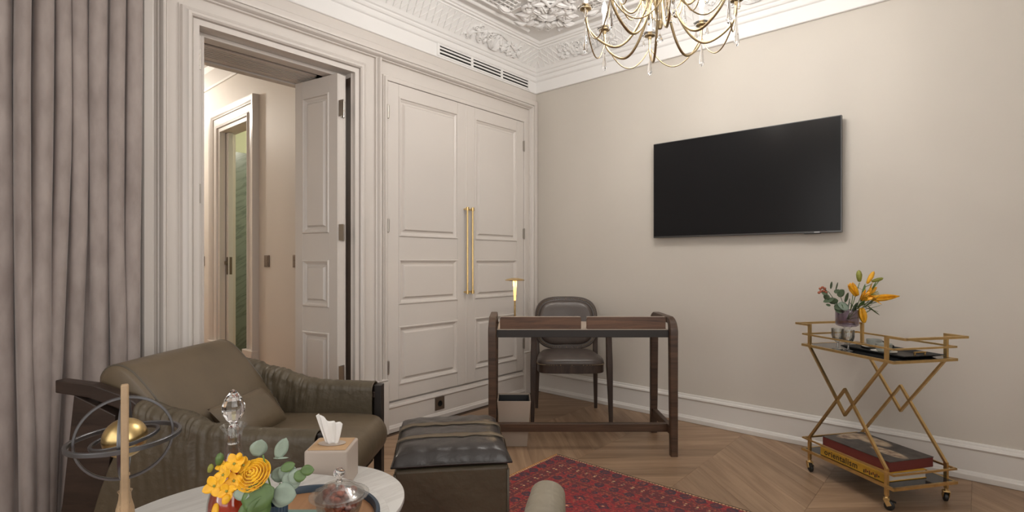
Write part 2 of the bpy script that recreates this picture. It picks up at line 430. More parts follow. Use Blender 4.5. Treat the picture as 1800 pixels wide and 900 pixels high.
# ------------------------------------------------------------------ room shell (corner of the two walls in view = origin)
RX, RY, CZ = 4.5, -5.3, 2.99
DY0, DY1, DZ = -2.745, -1.85, 2.347           # doorway in the left wall
WD = .50                                      # thickness of that wall
struct(MB().box((-WD, RY, 0), (0, DY0, CZ)).box((-WD, DY0, DZ), (0, DY1, CZ)).box((-WD, DY1, 0), (0, 0, CZ)).build('wall_left', 'panel_paint'))
struct(MB().box((-WD, 0, 0), (RX+.1, .12, CZ)).build('wall_back', 'wall_paint'))
a0, a1, z0, z1 = FILL_WIN_R
struct(MB().box((RX, RY, 0), (RX+.1, a0, CZ)).box((RX, a1, 0), (RX+.1, 0, CZ)).box((RX, a0, 0), (RX+.1, a1, z0)).box((RX, a0, z1), (RX+.1, a1, CZ)).build('wall_right', 'wall_paint'))
w1 = struct(MB().box((RX-.02, a0-.09, z0-.09), (RX, a0, z1+.09)).box((RX-.02, a1, z0-.09), (RX, a1+.09, z1+.09)).box((RX-.02, a0, z1), (RX, a1, z1+.09)).box((RX-.05, a0-.1, z0-.09), (RX, a1+.1, z0)).build('fill_window_1', 'panel_paint', bevel=.003))  # unseen window, added to carry the side fill light
for y in ((a0+a1)/2,): MB().box((RX+.01, y-.03, z0), (RX+.05, y+.03, z1)).build('fill_mullion', 'panel_paint', w1)
a0, a1, z0, z1 = FILL_WIN_F
struct(MB().box((-WD, RY-.1, 0), (a0, RY, CZ)).box((a1, RY-.1, 0), (RX+.1, RY, CZ)).box((a0, RY-.1, 0), (a1, RY, z0)).box((a0, RY-.1, z1), (a1, RY, CZ)).build('wall_front', 'wall_paint'))
w2 = struct(MB().box((a0-.09, RY, z0-.09), (a0, RY+.02, z1+.09)).box((a1, RY, z0-.09), (a1+.09, RY+.02, z1+.09)).box((a0, RY, z1), (a1, RY+.02, z1+.09)).box((a0-.1, RY, z0-.09), (a1+.1, RY+.05, z0)).build('fill_window_2', 'panel_paint', bevel=.003))  # unseen window, added to carry the fill light behind the camera
MB().box(((a0+a1)/2-.03, RY-.05, z0), ((a0+a1)/2+.03, RY-.01, z1)).build('fill_mullion', 'panel_paint', w2)
ceiling = struct(MB().box((-WD, RY-.1, CZ), (RX+.1, .12, CZ+.1)).build('ceiling', 'plaster_white'))

# floor: chevron oak planks, each its own board
floor = struct(MB().box((-WD, RY, -.06), (RX, 0, -.005)).build('floor', 'floor_joint'))
SW, PY = .575, .19
def plank_mesh(sl, name):
    g = .0003; cz = .0014
    def ring(ins, z):
        pts = [(-SW/2+g+ins, sl*(-SW/2)-PY/2+g*1.4+ins), (SW/2-g-ins, sl*(SW/2)-PY/2+g*1.4+ins), (SW/2-g-ins, sl*(SW/2)+PY/2-g*1.4-ins), (-SW/2+g+ins, sl*(-SW/2)+PY/2-g*1.4-ins)]
        return [(x, y, z) for x, y in pts]
    vs = ring(0, -.0049)+ring(0, -cz*.5)+ring(cz*.7, 0)
    fs = [(8, 9, 10, 11)]+[(k+i, k+(i+1) % 4, k+4+(i+1) % 4, k+4+i) for k in (0, 4) for i in range(4)]
    # rotate so the grain (local x) runs along the board
    a = math.atan2(sl, 1); M = Matrix.Rotation(-a, 4, 'Z')
    b = MB().add(vs, fs).xf(M)
    me = bpy.data.meshes.new(name); me.from_pydata(b.v, [], b.f); me.update(); me.materials.append(MATS['oak_plank'])
    return me, a
PLK = {1: plank_mesh(.95, 'plank'), -1: plank_mesh(-.95, 'plank')}
for k in range(-2, 7):
    xc = .66+SW*k+SW/2
    sl = -1 if k % 2 == 0 else 1
    me, a = PLK[sl]
    ypk = -.117-.95*SW/2                         # centre height of the boards of one strip
    for j in range(-2, 30):
        y = ypk+PY*(1-j)
        if y > .30 or y < RY-.3: continue
        if k == -2 and not (-3.2 < y < -1.4): continue
        o = bpy.data.objects.new('plank', me); COL.objects.link(o); o.parent = floor
        o.location = (xc, y, 0); o.rotation_euler = (0, 0, a)

# baseboards: profile (out from the wall, height)
BBP = [(0, .195), (.006, .195), (.010, .188), (.010, .182), (.020, .176), (.024, .166), (.020, .158), (.016, .155), (.016, .046), (.024, .040), (.026, .034), (.036, .028), (.036, .002), (0, .002)]
def base(name, path, mat='baseboard_paint'):
    return struct(MB().mold(path, BBP, lambda x, y, h: (x, y, h)).build(name, mat, smooth=35))
base('baseboard_back', [(RX, 0), (0, 0)])
base('baseboard_wardrobe', [(.004, -.13), (.004, -1.63)], 'panel_paint')
base('baseboard_right', [(RX, RY), (RX, 0)])
base('baseboard_left', [(0, -3.0), (0, RY)], 'panel_paint')
base('baseboard_front', [(0, RY), (RX, RY)])

# ------------------------------------------------------------------ panelled surround of the doorway and the wardrobe
WY0, WY1, WZ0, WZ1 = -1.605, -.19, .207, 2.36  # wardrobe opening
YZ = lambda y, z, h: (h, y, z)
trim = struct(MB().box((0, -2.965, 0), (.008, DY0-.0, 2.56)).box((0, DY1, 0), (.008, WY0, 2.56)).box((0, WY1, 0), (.008, -.006, 2.56))
              .box((0, DY0, DZ), (.008, DY1, 2.56)).box((0, WY0, WZ1), (.008, WY1, 2.56)).build('trim_1', 'panel_paint'))
inner = [(-.002, -.001), (-.002, .030), (.026, .030), (.027, .022), (.031, .022), (.032, .042), (.040, .050), (.052, .050), (.060, .040), (.074, .034), (.078, .026), (.079, .014), (.086, .014), (.087, .007)]
def archi(name, path, prof):
    return MB().mold(path, prof, YZ).build(name, 'panel_paint', trim, smooth=30)
archi('door_architrave', [(DY0, 0), (DY0, DZ), (DY1, DZ), (DY1, 0)], inner)
winner = [(-.0005, .0005), (-.0005, .028), (.008, .032), (.022, .032), (.023, .024), (.030, .024), (.036, .014), (.040, .007)]
archi('wardrobe_architrave', [(WY0, .19), (WY0, WZ1), (WY1, WZ1), (WY1, .19)], winner)
bead = [(-.022, .007), (-.022, .027), (-.015, .030), (-.0145, .022), (-.010, .044), (-.005, .052), (0, .054), (.005, .052), (.010, .044), (.0145, .022), (.015, .030), (.022, .027), (.022, .007)]
archi('bead_moulding', [(-2.902, 0), (-2.902, 2.508), (-.088, 2.508), (-.088, .36)], bead)
archi('bead_moulding', [(-1.672, .36), (-1.672, 2.486)], bead)
outer = [(0, .007), (0, .030), (.008, .034), (.040, .034), (.046, .026), (.046, .0)]
archi('outer_band', [(-2.940, 0), (-2.940, 2.532), (-.050, 2.532), (-.050, .36)], outer)
cornice_under = MB().box((0, -5.3, 2.572), (.008, 0, 2.66)).build('frieze_band', 'panel_paint', trim)
for y0, y1 in ((DY1+.034, WY0-.0), (WY1, -.008), (-2.97, DY0-.036)):
    b = MB().box((.017, y0, .0), (.048, y1, .352)).frustum((y0, .352), (y1, .368), (.017, .046), .004, 0)
    b.build('plinth_block', 'panel_paint', trim, bevel=.004)

# deep lintel of the doorway with a slotted air grille in its soffit
lint = struct(MB().box((-.50, DY0, DZ-.02), (-.44, DY1, DZ)).box((-.14, DY0, DZ-.022), (-.06, DY1, DZ)).build('trim_2', 'panel_paint', bevel=.004))
gr = MB()
gx0, gx1 = -.42, -.195
gr.box((gx0, DY0, DZ-.012), (gx0+.03, DY1-.1, DZ)).box((gx1-.03, DY0, DZ-.012), (gx1, DY1-.1, DZ)).box((gx0, DY1-.14, DZ-.012), (gx1, DY1-.1, DZ))
gr.build('grille_frame', 'panel_paint', lint)
MB().box((gx0, DY0, DZ-.0035), (gx1, DY1-.12, DZ-.001)).build('grille_void', 'void', lint)
for i in range(6):
    x = gx0+.034+i*.0275
    MB().box((x, DY0, DZ-.012), (x+.0155, DY1-.14, DZ-.002)).build('grille_slat', 'panel_paint', lint)
# jamb linings
simple('jamb_strip', (.075, .050, .036), .6)  # dark brown colour of a thin strip on the jamb lining
struct(MB().box((-.055, DY1-.0145, 0), (-.004, DY1-.0125, DZ-.03)).build('trim_7', 'jamb_strip'))
struct(MB().box((-.5, DY1-.012, 0), (0, DY1+.0, DZ)).build('trim_3', 'panel_paint'))

def raised_panel(parent, y0, y1, z0, z1, x0, mat='panel_paint'):
    """moulded frame and raised field lying in front of plane x0 (facing +x)"""
    b = MB()
    prof = [(0, 0), (0, .013), (-.004, .019), (-.011, .019), (-.014, .010), (-.020, .008), (-.026, .004), (-.030, 0)]
    b.mold([(y0, z0), (y0, z1), (y1, z1), (y1, z0)], prof, lambda y, z, h: (x0+h, y, z), closed=True)
    b.frustum((y0+.040, z0+.040), (y1-.040, z1-.040), (x0, x0+.016), .011, 0)
    return b.build('panel', mat, parent, smooth=25)
def panel_door(parent, y0, y1, z0, z1, panels, xb, th, stile):
    """door leaf: body of stiles and rails with sunk panel grounds; panels = [(z0, z1), ...]"""
    b = MB(); xf_ = xb+.012
    b.box((xb-th, y0, z0), (xb, y1, z1))
    b.box((xb, y0, z0), (xf_, y0+stile, z1)).box((xb, y1-stile, z0), (xf_, y1, z1))
    zs = [z0]+[q for p in panels for q in p]+[z1]
    for i in range(0, len(zs), 2): b.box((xb, y0+stile+.0012, zs[i]), (xf_-.0008, y1-stile-.0012, zs[i+1]))
    d = b.build('door', 'panel_paint', parent, bevel=.0012, segs=1)
    for p0, p1 in panels: raised_panel(d, y0+stile, y1-stile, p0, p1, xb)
    return d
def hinge(parent, y, z, x, hgt=.085, r=.007):
    b = MB().tube([(x, y, z-hgt/2), (x, y, z+hgt/2)], r, 8).box((x-.008, y-.012, z-hgt/2), (x-.002, y+.012, z+hgt/2))
    b.ball((x, y, z+hgt/2), r*.9, 8, 4).ball((x, y, z-hgt/2), r*.9, 8, 4)
    return b.build('hinge', 'hinge_metal', parent, smooth=40)

# ------------------------------------------------------------------ built-in wardrobe
wr = thing('wardrobe', 'built-in wardrobe with two tall greige panelled doors and long brass bar handles', 'wardrobe', (0, 0, 0))
MB().box((.0005, WY0, WZ0+.001), (.0035, WY1, WZ1)).build('carcass_shadow_gap', 'void', wr)
ZP = [(.308, .708), (.856, 1.166), (1.319, 2.272)]
MEET = -.880
for y0, y1, hy, ly in ((WY0+.004, MEET, -.901, WY0+.002), (MEET+.005, WY1-.004, -.846, WY1-.002)):
    d = panel_door(wr, y0, y1, WZ0+.003, WZ1-.0035, ZP, .012, .008, .088)
    b = MB().tube([(.062, hy, .900), (.062, hy, 1.566)], .0072, 12)
    for z in (.915, 1.551):
        b.tube([(.02, hy, z), (.062, hy, z)], .006, 8); b.lathe([(.0, -.012), (.0125, -.012), (.0125, .012), (.0, .012)], 12, (.062, hy, z))
    b.build('handle', 'brass', d, smooth=40)
    for z in (2.15, 1.39, .44): hinge(d, ly, z, .030)
MB().box((.010, MEET-.006, WZ0+.008), (.0275, MEET+.012, WZ1-.006)).build('cover_strip', 'panel_paint', wr, bevel=.003)
# power socket in the plinth below
so = thing('power_socket', 'dark bronze power socket in the white plinth below the wardrobe', 'socket', (.020, -1.146, .110))
MB().box((0, -.044, -.046), (.007, .044, .046)).build('cover_plate', 'bronze_plate', so, bevel=.002)
MB().lathe([(.021, 0), (.021, .003), (.016, .003), (.016, -.0), (0, -.0)], 20).xf(Matrix.Translation((.0075, 0, 0)) @ Matrix.Rotation(PI/2, 4, 'Y')).build('socket_well', 'black', so, smooth=40)

# ------------------------------------------------------------------ open doors of the doorway
d1 = thing('door_leaf', 'open panelled door leaf folded back inside the doorway beside the wardrobe', 'door', (-.005, -1.908, 0), R_(180+11))
def leaf_parts(root, wdt, front=True):
    # local: x along the leaf from the hinge, panels on both faces
    th = .042
    body = MB().box((0, 0, .012), (wdt, th, DZ-.03)).build('door_body', 'panel_paint', root, bevel=.0015, segs=1)
    for face in (0, 1):
        st = .075
        b = MB(); zs = [.012, .30, .70, .86, 1.16, 1.33, 2.21, DZ-.03]
        fx = 0 if face == 0 else th; sgn = -1 if face == 0 else 1
        for a, c in ((0, st), (wdt-st, wdt)): b.box((a, min(fx, fx+sgn*.011), .012), (c, max(fx, fx+sgn*.011), DZ-.03))
        for i in range(0, 8, 2): b.box((st, min(fx, fx+sgn*.0102), zs[i]), (wdt-st, max(fx, fx+sgn*.0102), zs[i+1]))
        b.build('stiles_and_rails', 'panel_paint', body, bevel=.001, segs=1)
        for i in (1, 3, 5):
            p = raised_panel(body, st, wdt-st, zs[i], zs[i+1], 0)
            for v in p.data.vertices:
                x, y, z = v.co; v.co = (y, fx+sgn*x, z)
            p.data.flip_normals() if face == 1 else None
    return body
leaf_parts(d1, .40)
for z in (2.10, 1.33, .45):
    MB().tube([(-.006, .012, z-.05), (-.006, .012, z+.05)], .008, 8).box((-.004, .0, z-.05), (.0, .032, z+.05)).box((-.045, .044, z-.05), (-.004, .047, z+.05)).build('hinge', 'hinge_metal', d1, smooth=40)
d2 = thing('door_leaf', 'second door leaf seen edge-on at the curtain side of the doorway', 'door', (-.030, -2.712, 0), R_(180))
leaf_parts(d2, .40)
for z in (2.19, 1.50, .45):
    h = MB().box((-.004, .006, z-.05), (.0, .026, z+.05)); h.tube([(-.005, .026, z-.05), (-.005, .026, z+.05)], .006, 8)
    for q in (-.028, 0, .028): h.ball((-.0045, .014, z+q), .0035, 8, 4)
    h.build('hinge', 'hinge_metal', d2, smooth=40)

# ------------------------------------------------------------------ hall and bathroom beyond
HY = -1.82; HX0, HX1, HZT = -2.227, -1.633, 2.335
struct(MB().box((-4.6, HY, 0), (-2.9, HY+.12, 3.0)).box((-2.9, HY, 0), (HX0, HY+.03, 3.0)).box((-2.9, HY+.082, 0), (HX0, HY+.12, 3.0)).box((HX0, HY, HZT), (HX1, HY+.12, 3.0)).box((HX1, HY, 0), (-WD, HY+.12, 3.0)).build('wall_hall', 'hall_paint'))
struct(MB().box((-4.7, -3.6, 0), (-4.6, HY+.12, 3.0)).build('wall_hall_end', 'hall_paint'))
struct(MB().box((-4.7, -3.7, 0), (-WD, -3.6, 3.0)).build('wall_hall_side', 'hall_paint'))
struct(MB().box((-4.7, -3.7, -.06), (-WD, .1, 0)).build('floor_hall', 'tray_wood'))
struct(MB().box((-4.7, -3.7, 2.93), (-WD, .1, 3.0)).build('ceiling_hall', 'plaster_white'))
struct(MB().mold([(-WD, HY), (-4.6, HY), (-4.6, -3.6)], [(0, 2.79), (.012, 2.79), (.012, 2.81), (.05, 2.85), (.09, 2.88), (.10, 2.93), (0, 2.93)], lambda x, y, h: (x, y, h)).build('trim_4', 'plaster_white', smooth=35))
XZ = lambda x, z, h: (x, HY-h, z)
hallcase = struct(MB().mold([(HX0, 0), (HX0, HZT), (HX1, HZT), (HX1, 0)], [(0, 0), (0, .02), (.03, .024), (.034, .036), (.05, .04), (.06, .03), (.075, .028), (.12, .028), (.126, .036), (.14, .04), (.155, .05), (.185, .052), (.188, 0)], XZ).build('trim_5', 'panel_paint', smooth=30))
MB().box((HX1, HY-.062, 0), (HX1+.19, HY, .42)).build('plinth_block', 'panel_paint', hallcase, bevel=.006)
MB().box((HX0-.19, HY-.062, 0), (HX0, HY, .42)).build('plinth_block', 'panel_paint', hallcase, bevel=.006)
struct(MB().box((-3.7, -1.70, 0), (-3.6, 0, 2.445)).build('wall_bathroom_marble', 'green_marble'))
simple('bath_paint', (.56, .58, .40), .6)
struct(MB().box((-3.72, -1.70, 2.445), (-3.615, 0, 3.0)).box((-3.7, 0, 0), (-.95, .1, 3.0)).box((-1.05, -1.70, 0), (-.95, 0, 3.0)).build('wall_bathroom', 'bath_paint'))
pd = thing('pocket_door', 'white sliding bathroom door edge showing in the far hall opening', 'door', (-2.172, HY+.035, 0))
MB().box((-.60, 0, .01), (0, .042, HZT-.004)).build('door_body', 'baseboard_paint', pd, bevel=.002)
MB().box((-.0, .010, 1.03), (.003, .032, 1.19)).box((-.036, -.004, 1.03), (-.006, 0, 1.19)).box((-.032, -.022, 1.12), (-.012, -.004, 1.15)).build('lock_plate', 'bronze_plate', pd)
for i, (x, lab) in enumerate(((-1.288, 'dark bronze double wall switch between the bathroom door and the door leaf'), (-.805, 'dark bronze double wall switch half hidden by the open door leaf'), (-2.700, 'dark bronze double wall switch at the far side of the bathroom door'))):
    sw = thing('wall_switch', lab, 'switch', (x, HY, 1.152), group='bronze hall switches')
    MB().box((-.042, -.009, -.047), (.042, 0, .047)).build('cover_plate', 'bronze_plate', sw, bevel=.002)
    for q in (-.022, .022): MB().box((-.030, -.013, q-.017), (.030, -.009, q+.017)).build('rocker', 'bronze_plate', sw, bevel=.002)
# lamps of the hall and the bathroom (ceiling globes out of view)
def ceiling_globe(name, label, loc, energy, color):
    t = thing(name, label, 'lamp', loc)
    MB().lathe([(.0, .0), (.07, .0), (.07, -.02), (.0, -.02)], 20).build('canopy', 'brass', t, smooth=40)
    MB().ball((0, 0, -.09), .07, 16, 10).build('globe', 'bulb', t, smooth=True)
    point_light('lamp_light', (0, 0, -.20), energy, color, .08, t)
ceiling_globe('hall_lamp', 'round glass ceiling lamp in the hall', (-3.2, -2.55, 2.93), E_HALL, (1, .93, .83))
ceiling_globe('bathroom_lamp', 'round glass ceiling lamp in the bathroom', (-2.2, -.75, 2.93), E_BATH, (1, .95, .80))

# ------------------------------------------------------------------ cornice
CP = [(0, 2.646), (.016, 2.646), (.020, 2.650), (.020, 2.742), (.030, 2.748), (.034, 2.756), (.034, 2.786), (.044, 2.790), (.050, 2.800), (.050, 2.812), (.060, 2.818), (.066, 2.830), (.070, 2.838),
      (.072, 2.842), (.186, 2.946), (.192, 2.944), (.196, 2.955), (.210, 2.958), (.214, 2.968), (.226, 2.972), (.232, 2.984), (.236, 2.992), (0, 2.992)]
corn = struct(MB().mold([(0, 0), (0, RY), (RX, RY), (RX, 0)], CP, lambda x, y, h: (x, y, h), closed=True).build('trim_6', 'plaster_white', smooth=25))
# air slots in the frieze
vent = thing('air_vent', 'white linear air grille with black slots in the cornice above the wardrobe', 'vent', (0.0205, 0, 0))
for (y0, y1) in ((-1.150, -.826), (-.806, -.484), (-.464, -.132)):
    MB().box((0, y0-.01, 2.664), (.0015, y1+.01, 2.738)).build('slot_opening', 'void', vent)
    for z in (2.664, 2.690, 2.7155, 2.738): MB().box((0, y0-.012, z-.006), (.006, y1+.012, z+.006)).build('blade', 'plaster_white', vent)
for y in (-1.160, -.816, -.474, -.122): MB().box((0, y-.012, 2.656), (.007, y+.012, 2.746)).build('mullion', 'plaster_white', vent)
# cove relief: lattice lines and acanthus sprays lie on the slanted cove face
c0, c1 = Vector((.072, 2.842)), Vector((.186, 2.946)); cl = (c1-c0).length
def cove_A(s, t, o): p = c0+(c1-c0)*(t/cl); q = Vector((-(c1-c0).y, (c1-c0).x))/cl*(-o); return (p.x+q.x, -s, p.y+q.y)
def cove_B(s, t, o): x, y, z = cove_A(s, t, o); return (-y, -x, z)
def lattice(fn, s0, s1, step, holes):
    b = MB()
    def seg(a, c, m=6):
        pts = []
        for i in range(m+1):
            s = a[0]+(c[0]-a[0])*i/m; t = a[1]+(c[1]-a[1])*i/m
            if any(h0 < s < h1 for h0, h1 in holes): 
                if len(pts) > 1: b.tube([fn(*p, .002) for p in pts], .0042, 4)
                pts = []
            else: pts.append((s, t))
        if len(pts) > 1: b.tube([fn(*p, .002) for p in pts], .0042, 4)
    n = int((s1-s0)/step)
    for i in range(n+3):
        s = s0+i*step
        if s < s1: seg((s, .004), (min(s+.035, s1), cl-.004))
        if s < s1 and s-.10 > s0: seg((s, .004), (s-.10, cl-.004))
    return b
def spiral(fn, s, t, r, turns, dirn, a0, rad, o=.006):
    pts = []; rr = []
    n = 22
    for i in range(n+1):
        k = i/n; a = a0+dirn*2*PI*turns*k; q = r*(1-.86*k)
        pts.append(fn(s+q*math.cos(a), t+q*math.sin(a), o+.004*k)); rr.append(rad*(1-.35*k))
    return pts, rr
def leafy(b, fn, s, t, ang, ln, wd, o=.004, hgt=.010):
    """one lobe of a plaster leaf: a ridged, tapering blade raised from the ground"""
    ca, sa = math.cos(ang), math.sin(ang); vs = []; fs = []
    m = 7
    for i in range(m+1):
        k = i/m; wv = wd*math.sin(PI*min(1, k*.9+.1))**.8*(1-.25*k); cv = .22*ln*k*k
        for j, (q, hh) in enumerate(((-1, 0), (-.5, .75), (0, .45), (.5, .75), (1, 0))):
            u = ln*k; v = q*wv+cv; vs.append(fn(s+u*ca-v*sa, t+u*sa+v*ca, o+hgt*hh*(math.sin(PI*min(1, k+.12))+.25)))
    for i in range(m):
        for j in range(4): fs.append((i*5+j, i*5+j+1, (i+1)*5+j+1, (i+1)*5+j))
    b.add(vs, fs)
def spray(fn, sc0, half):
    """acanthus spray: a fan of lobes in the middle, scrolls and berries running out along the cove"""
    b = MB(); rnd = random.Random(int(sc0*100)+3)
    for q in range(9): leafy(b, fn, sc0, .006, PI/2+(q-4)*.30, .112-.007*abs(q-4), .015, .004, .024)
    for sg in (-1, 1):
        for k in range(7):
            e = (k+.8)/7.5; s = sc0+sg*half*e; t = cl*(.18+.62*rnd.random())
            r = .032-.012*e; t = max(r+.004, min(cl-r-.004, t))
            p, rr = spiral(fn, s, t, r, 1.4, sg*(1 if k % 2 else -1), rnd.uniform(0, 6), .0085); b.tube(p, rr, 6)
            for q in range(3): leafy(b, fn, s+rnd.uniform(-.02, .02), cl*rnd.uniform(.05, .55), PI/2-sg*rnd.uniform(-.5, 1.3), rnd.uniform(.040, .062), .012, .003, .020)
            b.ball(fn(s+rnd.uniform(-.03, .03), cl*rnd.uniform(.2, .9), .008), rnd.uniform(.008, .013), 8, 5)
        b.tube([fn(sc0+sg*half*(i/8)*1.05, cl*(.90-.72*(i/8)**1.5), .006) for i in range(9)], .0075, 6)
    return b
sprA = [(.66, .30), (2.2, .30), (3.7, .3)]; sprB = [(.62, .26), (1.9, .28), (3.2, .28)]
for fn, spr, s1 in ((cove_A, sprA, 4.6), (cove_B, sprB, 4.2)):
    lattice(fn, .11, s1, .055, [(c-h*.78, c+h*.78) for c, h in spr]).build('cove_lattice', 'plaster_white', corn)['kind'] = 'stuff'
    for c, h in spr: spray(fn, c, h).build('acanthus_spray', 'plaster_white', corn, smooth=60)

# ceiling borders and the rococo corner piece
def ceil_fn(x, y, o): return (x, y, CZ-o)
half = [(-.016, 0), (-.016, .006), (-.009, .016), (0, .019), (.009, .016), (.016, .006), (.016, 0)]
cf = lambda x, y, h: (x, y, CZ-h)
MB().mold([(.302, -.47), (.302, -4.6)], half, cf).ball((.302, -.47, CZ-.004), .018, 10, 6).build('ceiling_bead', 'plaster_white', ceiling, smooth=40)
MB().mold([(.50, -.322), (3.9, -.322)], half, cf).ball((.50, -.322, CZ-.004), .018, 10, 6).build('ceiling_bead', 'plaster_white', ceiling, smooth=40)
step = [(-.03, 0), (-.03, .010), (-.02, .016), (-.006, .016), (0, .010), (.004, 0)]
MB().mold([(.388, -.42), (.388, -4.5)], step, cf).build('ceiling_border', 'plaster_white', ceiling, smooth=40)
MB().mold([(.80, -.41), (3.8, -.41)], step, cf).build('ceiling_border', 'plaster_white', ceiling, smooth=40)
orn = MB(); rnd = random.Random(5)
mir = lambda x, y, o: (-y, -x, CZ-o)
for fn in (ceil_fn, mir):
    # trellis panel between the border and the scrolls
    for i in range(9):
        y = -.80-i*.045; orn.tube([fn(.40, y, .007), (fn(.52+.10*math.sin(i*.35), y-.01, .007))], .0055, 5)
    for i in range(4):
        orn.tube([fn(.42+i*.042, -.80-.02*i, .008), fn(.42+i*.042, -1.18, .008)], .0055, 5)
    for (x, y, r, d, a0) in ((.56, -.76, .075, 1, 0), (.66, -.86, .06, -1, 2.2), (.50, -.66, .055, -1, .6), (.72, -1.02, .08, 1, 1.1), (.60, -1.16, .07, -1, 3.0), (.44, -.54, .035, 1, 1.0)):
        p, q = spiral(fn, x, y, r, 1.5, d, a0, .016, .012); orn.tube(p, q, 8)
    for (x, y, a, l) in ((.52, -.70, 2.4, .13), (.52, -.70, 3.3, .12), (.56, -.74, 1.2, .14), (.60, -.80, .4, .15), (.47, -.62, 4.0, .12), (.46, -.58, 2.9, .11), (.40, -.60, 3.6, .10), (.68, -.9, -.3, .16), (.42, -.82, 4.4, .12),
                         (.58, -1.0, 3.6, .14), (.75, -1.1, -1.2, .16), (.50, -.60, .5, .13), (.54, -.56, -.1, .16), (.62, -.60, -.5, .15)):
        leafy(orn, fn, x, y, a, l, .026, .004, .034)
    for (x, y, r) in ((.53, -.735, .028), (.585, -.79, .022), (.47, -.645, .024), (.43, -.56, .017), (.66, -.95, .024), (.405, -.50, .015), (.62, -.70, .02)):
        orn.ball((fn(x, y, .012)), (r, r, r*.9), 10, 6)
        for q in range(5): orn.ball(fn(x+r*math.cos(q*1.257), y+r*math.sin(q*1.257), .010), r*.55, 8, 5)
    pts = [fn(.66+.06*math.sin(i*.9), -.62-.16*i, .014) for i in range(9)]; orn.tube(pts, .013, 7)
# shell and pendant on the diagonal, pointing into the corner
for q in range(7): leafy(orn, ceil_fn, .50, -.50, R_(135)+(q-3)*.26, .15-.008*abs(q-3), .018, .004, .034)
for q in (-1, 1):
    p, r = spiral(ceil_fn, .44+.03*q, -.44+.03*q, .04, 1.2, q, R_(135), .014, .012); orn.tube(p, r, 8)
orn.build('corner_ornament', 'plaster_white', ceiling, smooth=60)
# END_SHELL

# ------------------------------------------------------------------ curtain
def curtain():
    rnd = random.Random(11)
    ys = []; y = -3.012
    per = [.062, .058, .068, .060, .056, .072, .05, .066, .074, .058, .064, .07, .06, .056, .068, .062, .07, .06, .058, .066, .06, .064, .07, .058]
    amp = [.034, .036, .036, .034, .038, .044, .060, .036, .034, .040, .058, .036, .038, .034, .04, .05, .036, .034, .04, .036, .05, .036, .034, .04]
    cum = [0]
    for p in per: cum.append(cum[-1]+p)
    tot = cum[-1]; nu, nv = len(per)*12+1, 40
    def fn(u, v):
        s = u*tot; i = min(len(per)-1, max(k for k in range(len(per)) if cum[k] <= s+1e-9)); t = (s-cum[i])/per[i]
        z = 2.93-2.915*v
        a = amp[i]*(1-.12*math.sin(PI*v))
        x = .090+1.75*a*abs(math.sin(PI*t))**.72
        # folds lean and spread towards the hem
        lean = .060*max(0, (v-.35)/.65)**1.6*math.sin(i*1.15+.4)-.05*max(0, (v-.45))*(1+.5*math.sin(i*2.1))
        bulge = .018*math.exp(-((v-.72)/.10)**2)*math.sin(i*1.7)
        yy = y-s*(1+.00*v)+lean*.55+(.010*math.sin(2*PI*t) if True else 0)
        return (x+bulge+.012*math.sin(3.1*v+i), yy+.004*math.sin(7*v+i*1.3), z)
    o = MB().grid(fn, nu, nv).build('curtain', 'curtain_velvet', None, smooth=True)
    md = o.modifiers.new('thick', 'SOLIDIFY'); md.thickness = .004
    return tag(o, 'floor-length mauve grey velvet curtain hanging in deep folds', 'curtain')
curtain()

# ------------------------------------------------------------------ rug
RW, RH = 2.30, 3.2
rug_mat(RW, RH)
rug = MB().box((-RW/2, -RH/2, .0), (RW/2, RH/2, .008)).build('rug', 'rug_weave', None, bevel=.003, loc=(1.105+RW/2, -1.170-RH/2, .0008))
tag(rug, 'red oriental rug with dark medallions, stitched border and orange selvedge', 'rug')
FZ = .0095      # things on the rug stand on its pile

# ------------------------------------------------------------------ television
tv = thing('television', 'large wall-mounted flat television with a black screen', 'television', (1.775, -.030, 1.672))
TW, THt = 1.205/2, .698/2
MB().box((-TW+.05, .0, -THt+.06), (TW-.05, .028, THt-.06)).build('wall_mount', 'black', tv, bevel=.004)
MB().box((-TW, -.028, -THt), (TW, .004, THt)).build('housing', 'tv_frame', tv, bevel=.003)
MB().box((-TW+.005, -.0305, -THt+.012), (TW-.005, -.027, THt-.005)).build('screen', 'screen', tv, bevel=.001)
MB().box((TW-.20, -.031, -THt-.004), (TW-.11, -.010, -THt+.003)).build('sensor_bar', 'black', tv, bevel=.002)
MB().box((TW-.145, -.0318, -THt+.003), (TW-.115, -.0300, -THt+.0075)).build('logo_mark', 'logo', tv)

# ------------------------------------------------------------------ desk on the diagonal
dk = thing('writing_desk', 'walnut writing desk with rounded side frames and a low two-board gallery', 'desk', (1.0846, -.9147, .0008), TH)
HWX, LY = .536, .21
def leg_path(sy):
    pts = [(sy*(LY+.012), .0), (sy*(LY+.006), .30), (sy*LY, .70)]
    r = .062; zc = .815-r-.018
    for k in range(9):
        a = PI/2*k/8; pts.append((sy*(LY-r+r*math.cos(a)), zc+r*math.sin(a)))
    return pts
SQ = [(-1, -.8), (-.8, -1), (.8, -1), (1, -.8), (1, .8), (.8, 1), (-.8, 1), (-1, .8)]
for sx in (-1, 1):
    for sy in (-1, 1):
        p = leg_path(sy); n = len(p)
        rr = [.0205+.0055*min(1, i/3) if i < 3 else .0245-.006*((i-3)/8) for i in range(n)]
        MB().tube([(sx*HWX, a, b) for a, b in p], rr, sec=SQ).build('leg', 'walnut', dk, smooth=30)
    MB().beam((sx*HWX, -(LY-.062), .797), (sx*HWX, LY-.062, .797), .044, .037).build('side_rail', 'walnut', dk, bevel=.004)
    MB().beam((sx*HWX, -LY+.02, .140), (sx*HWX, LY-.02, .140), .030, .050).build('side_stretcher', 'walnut', dk, bevel=.003)
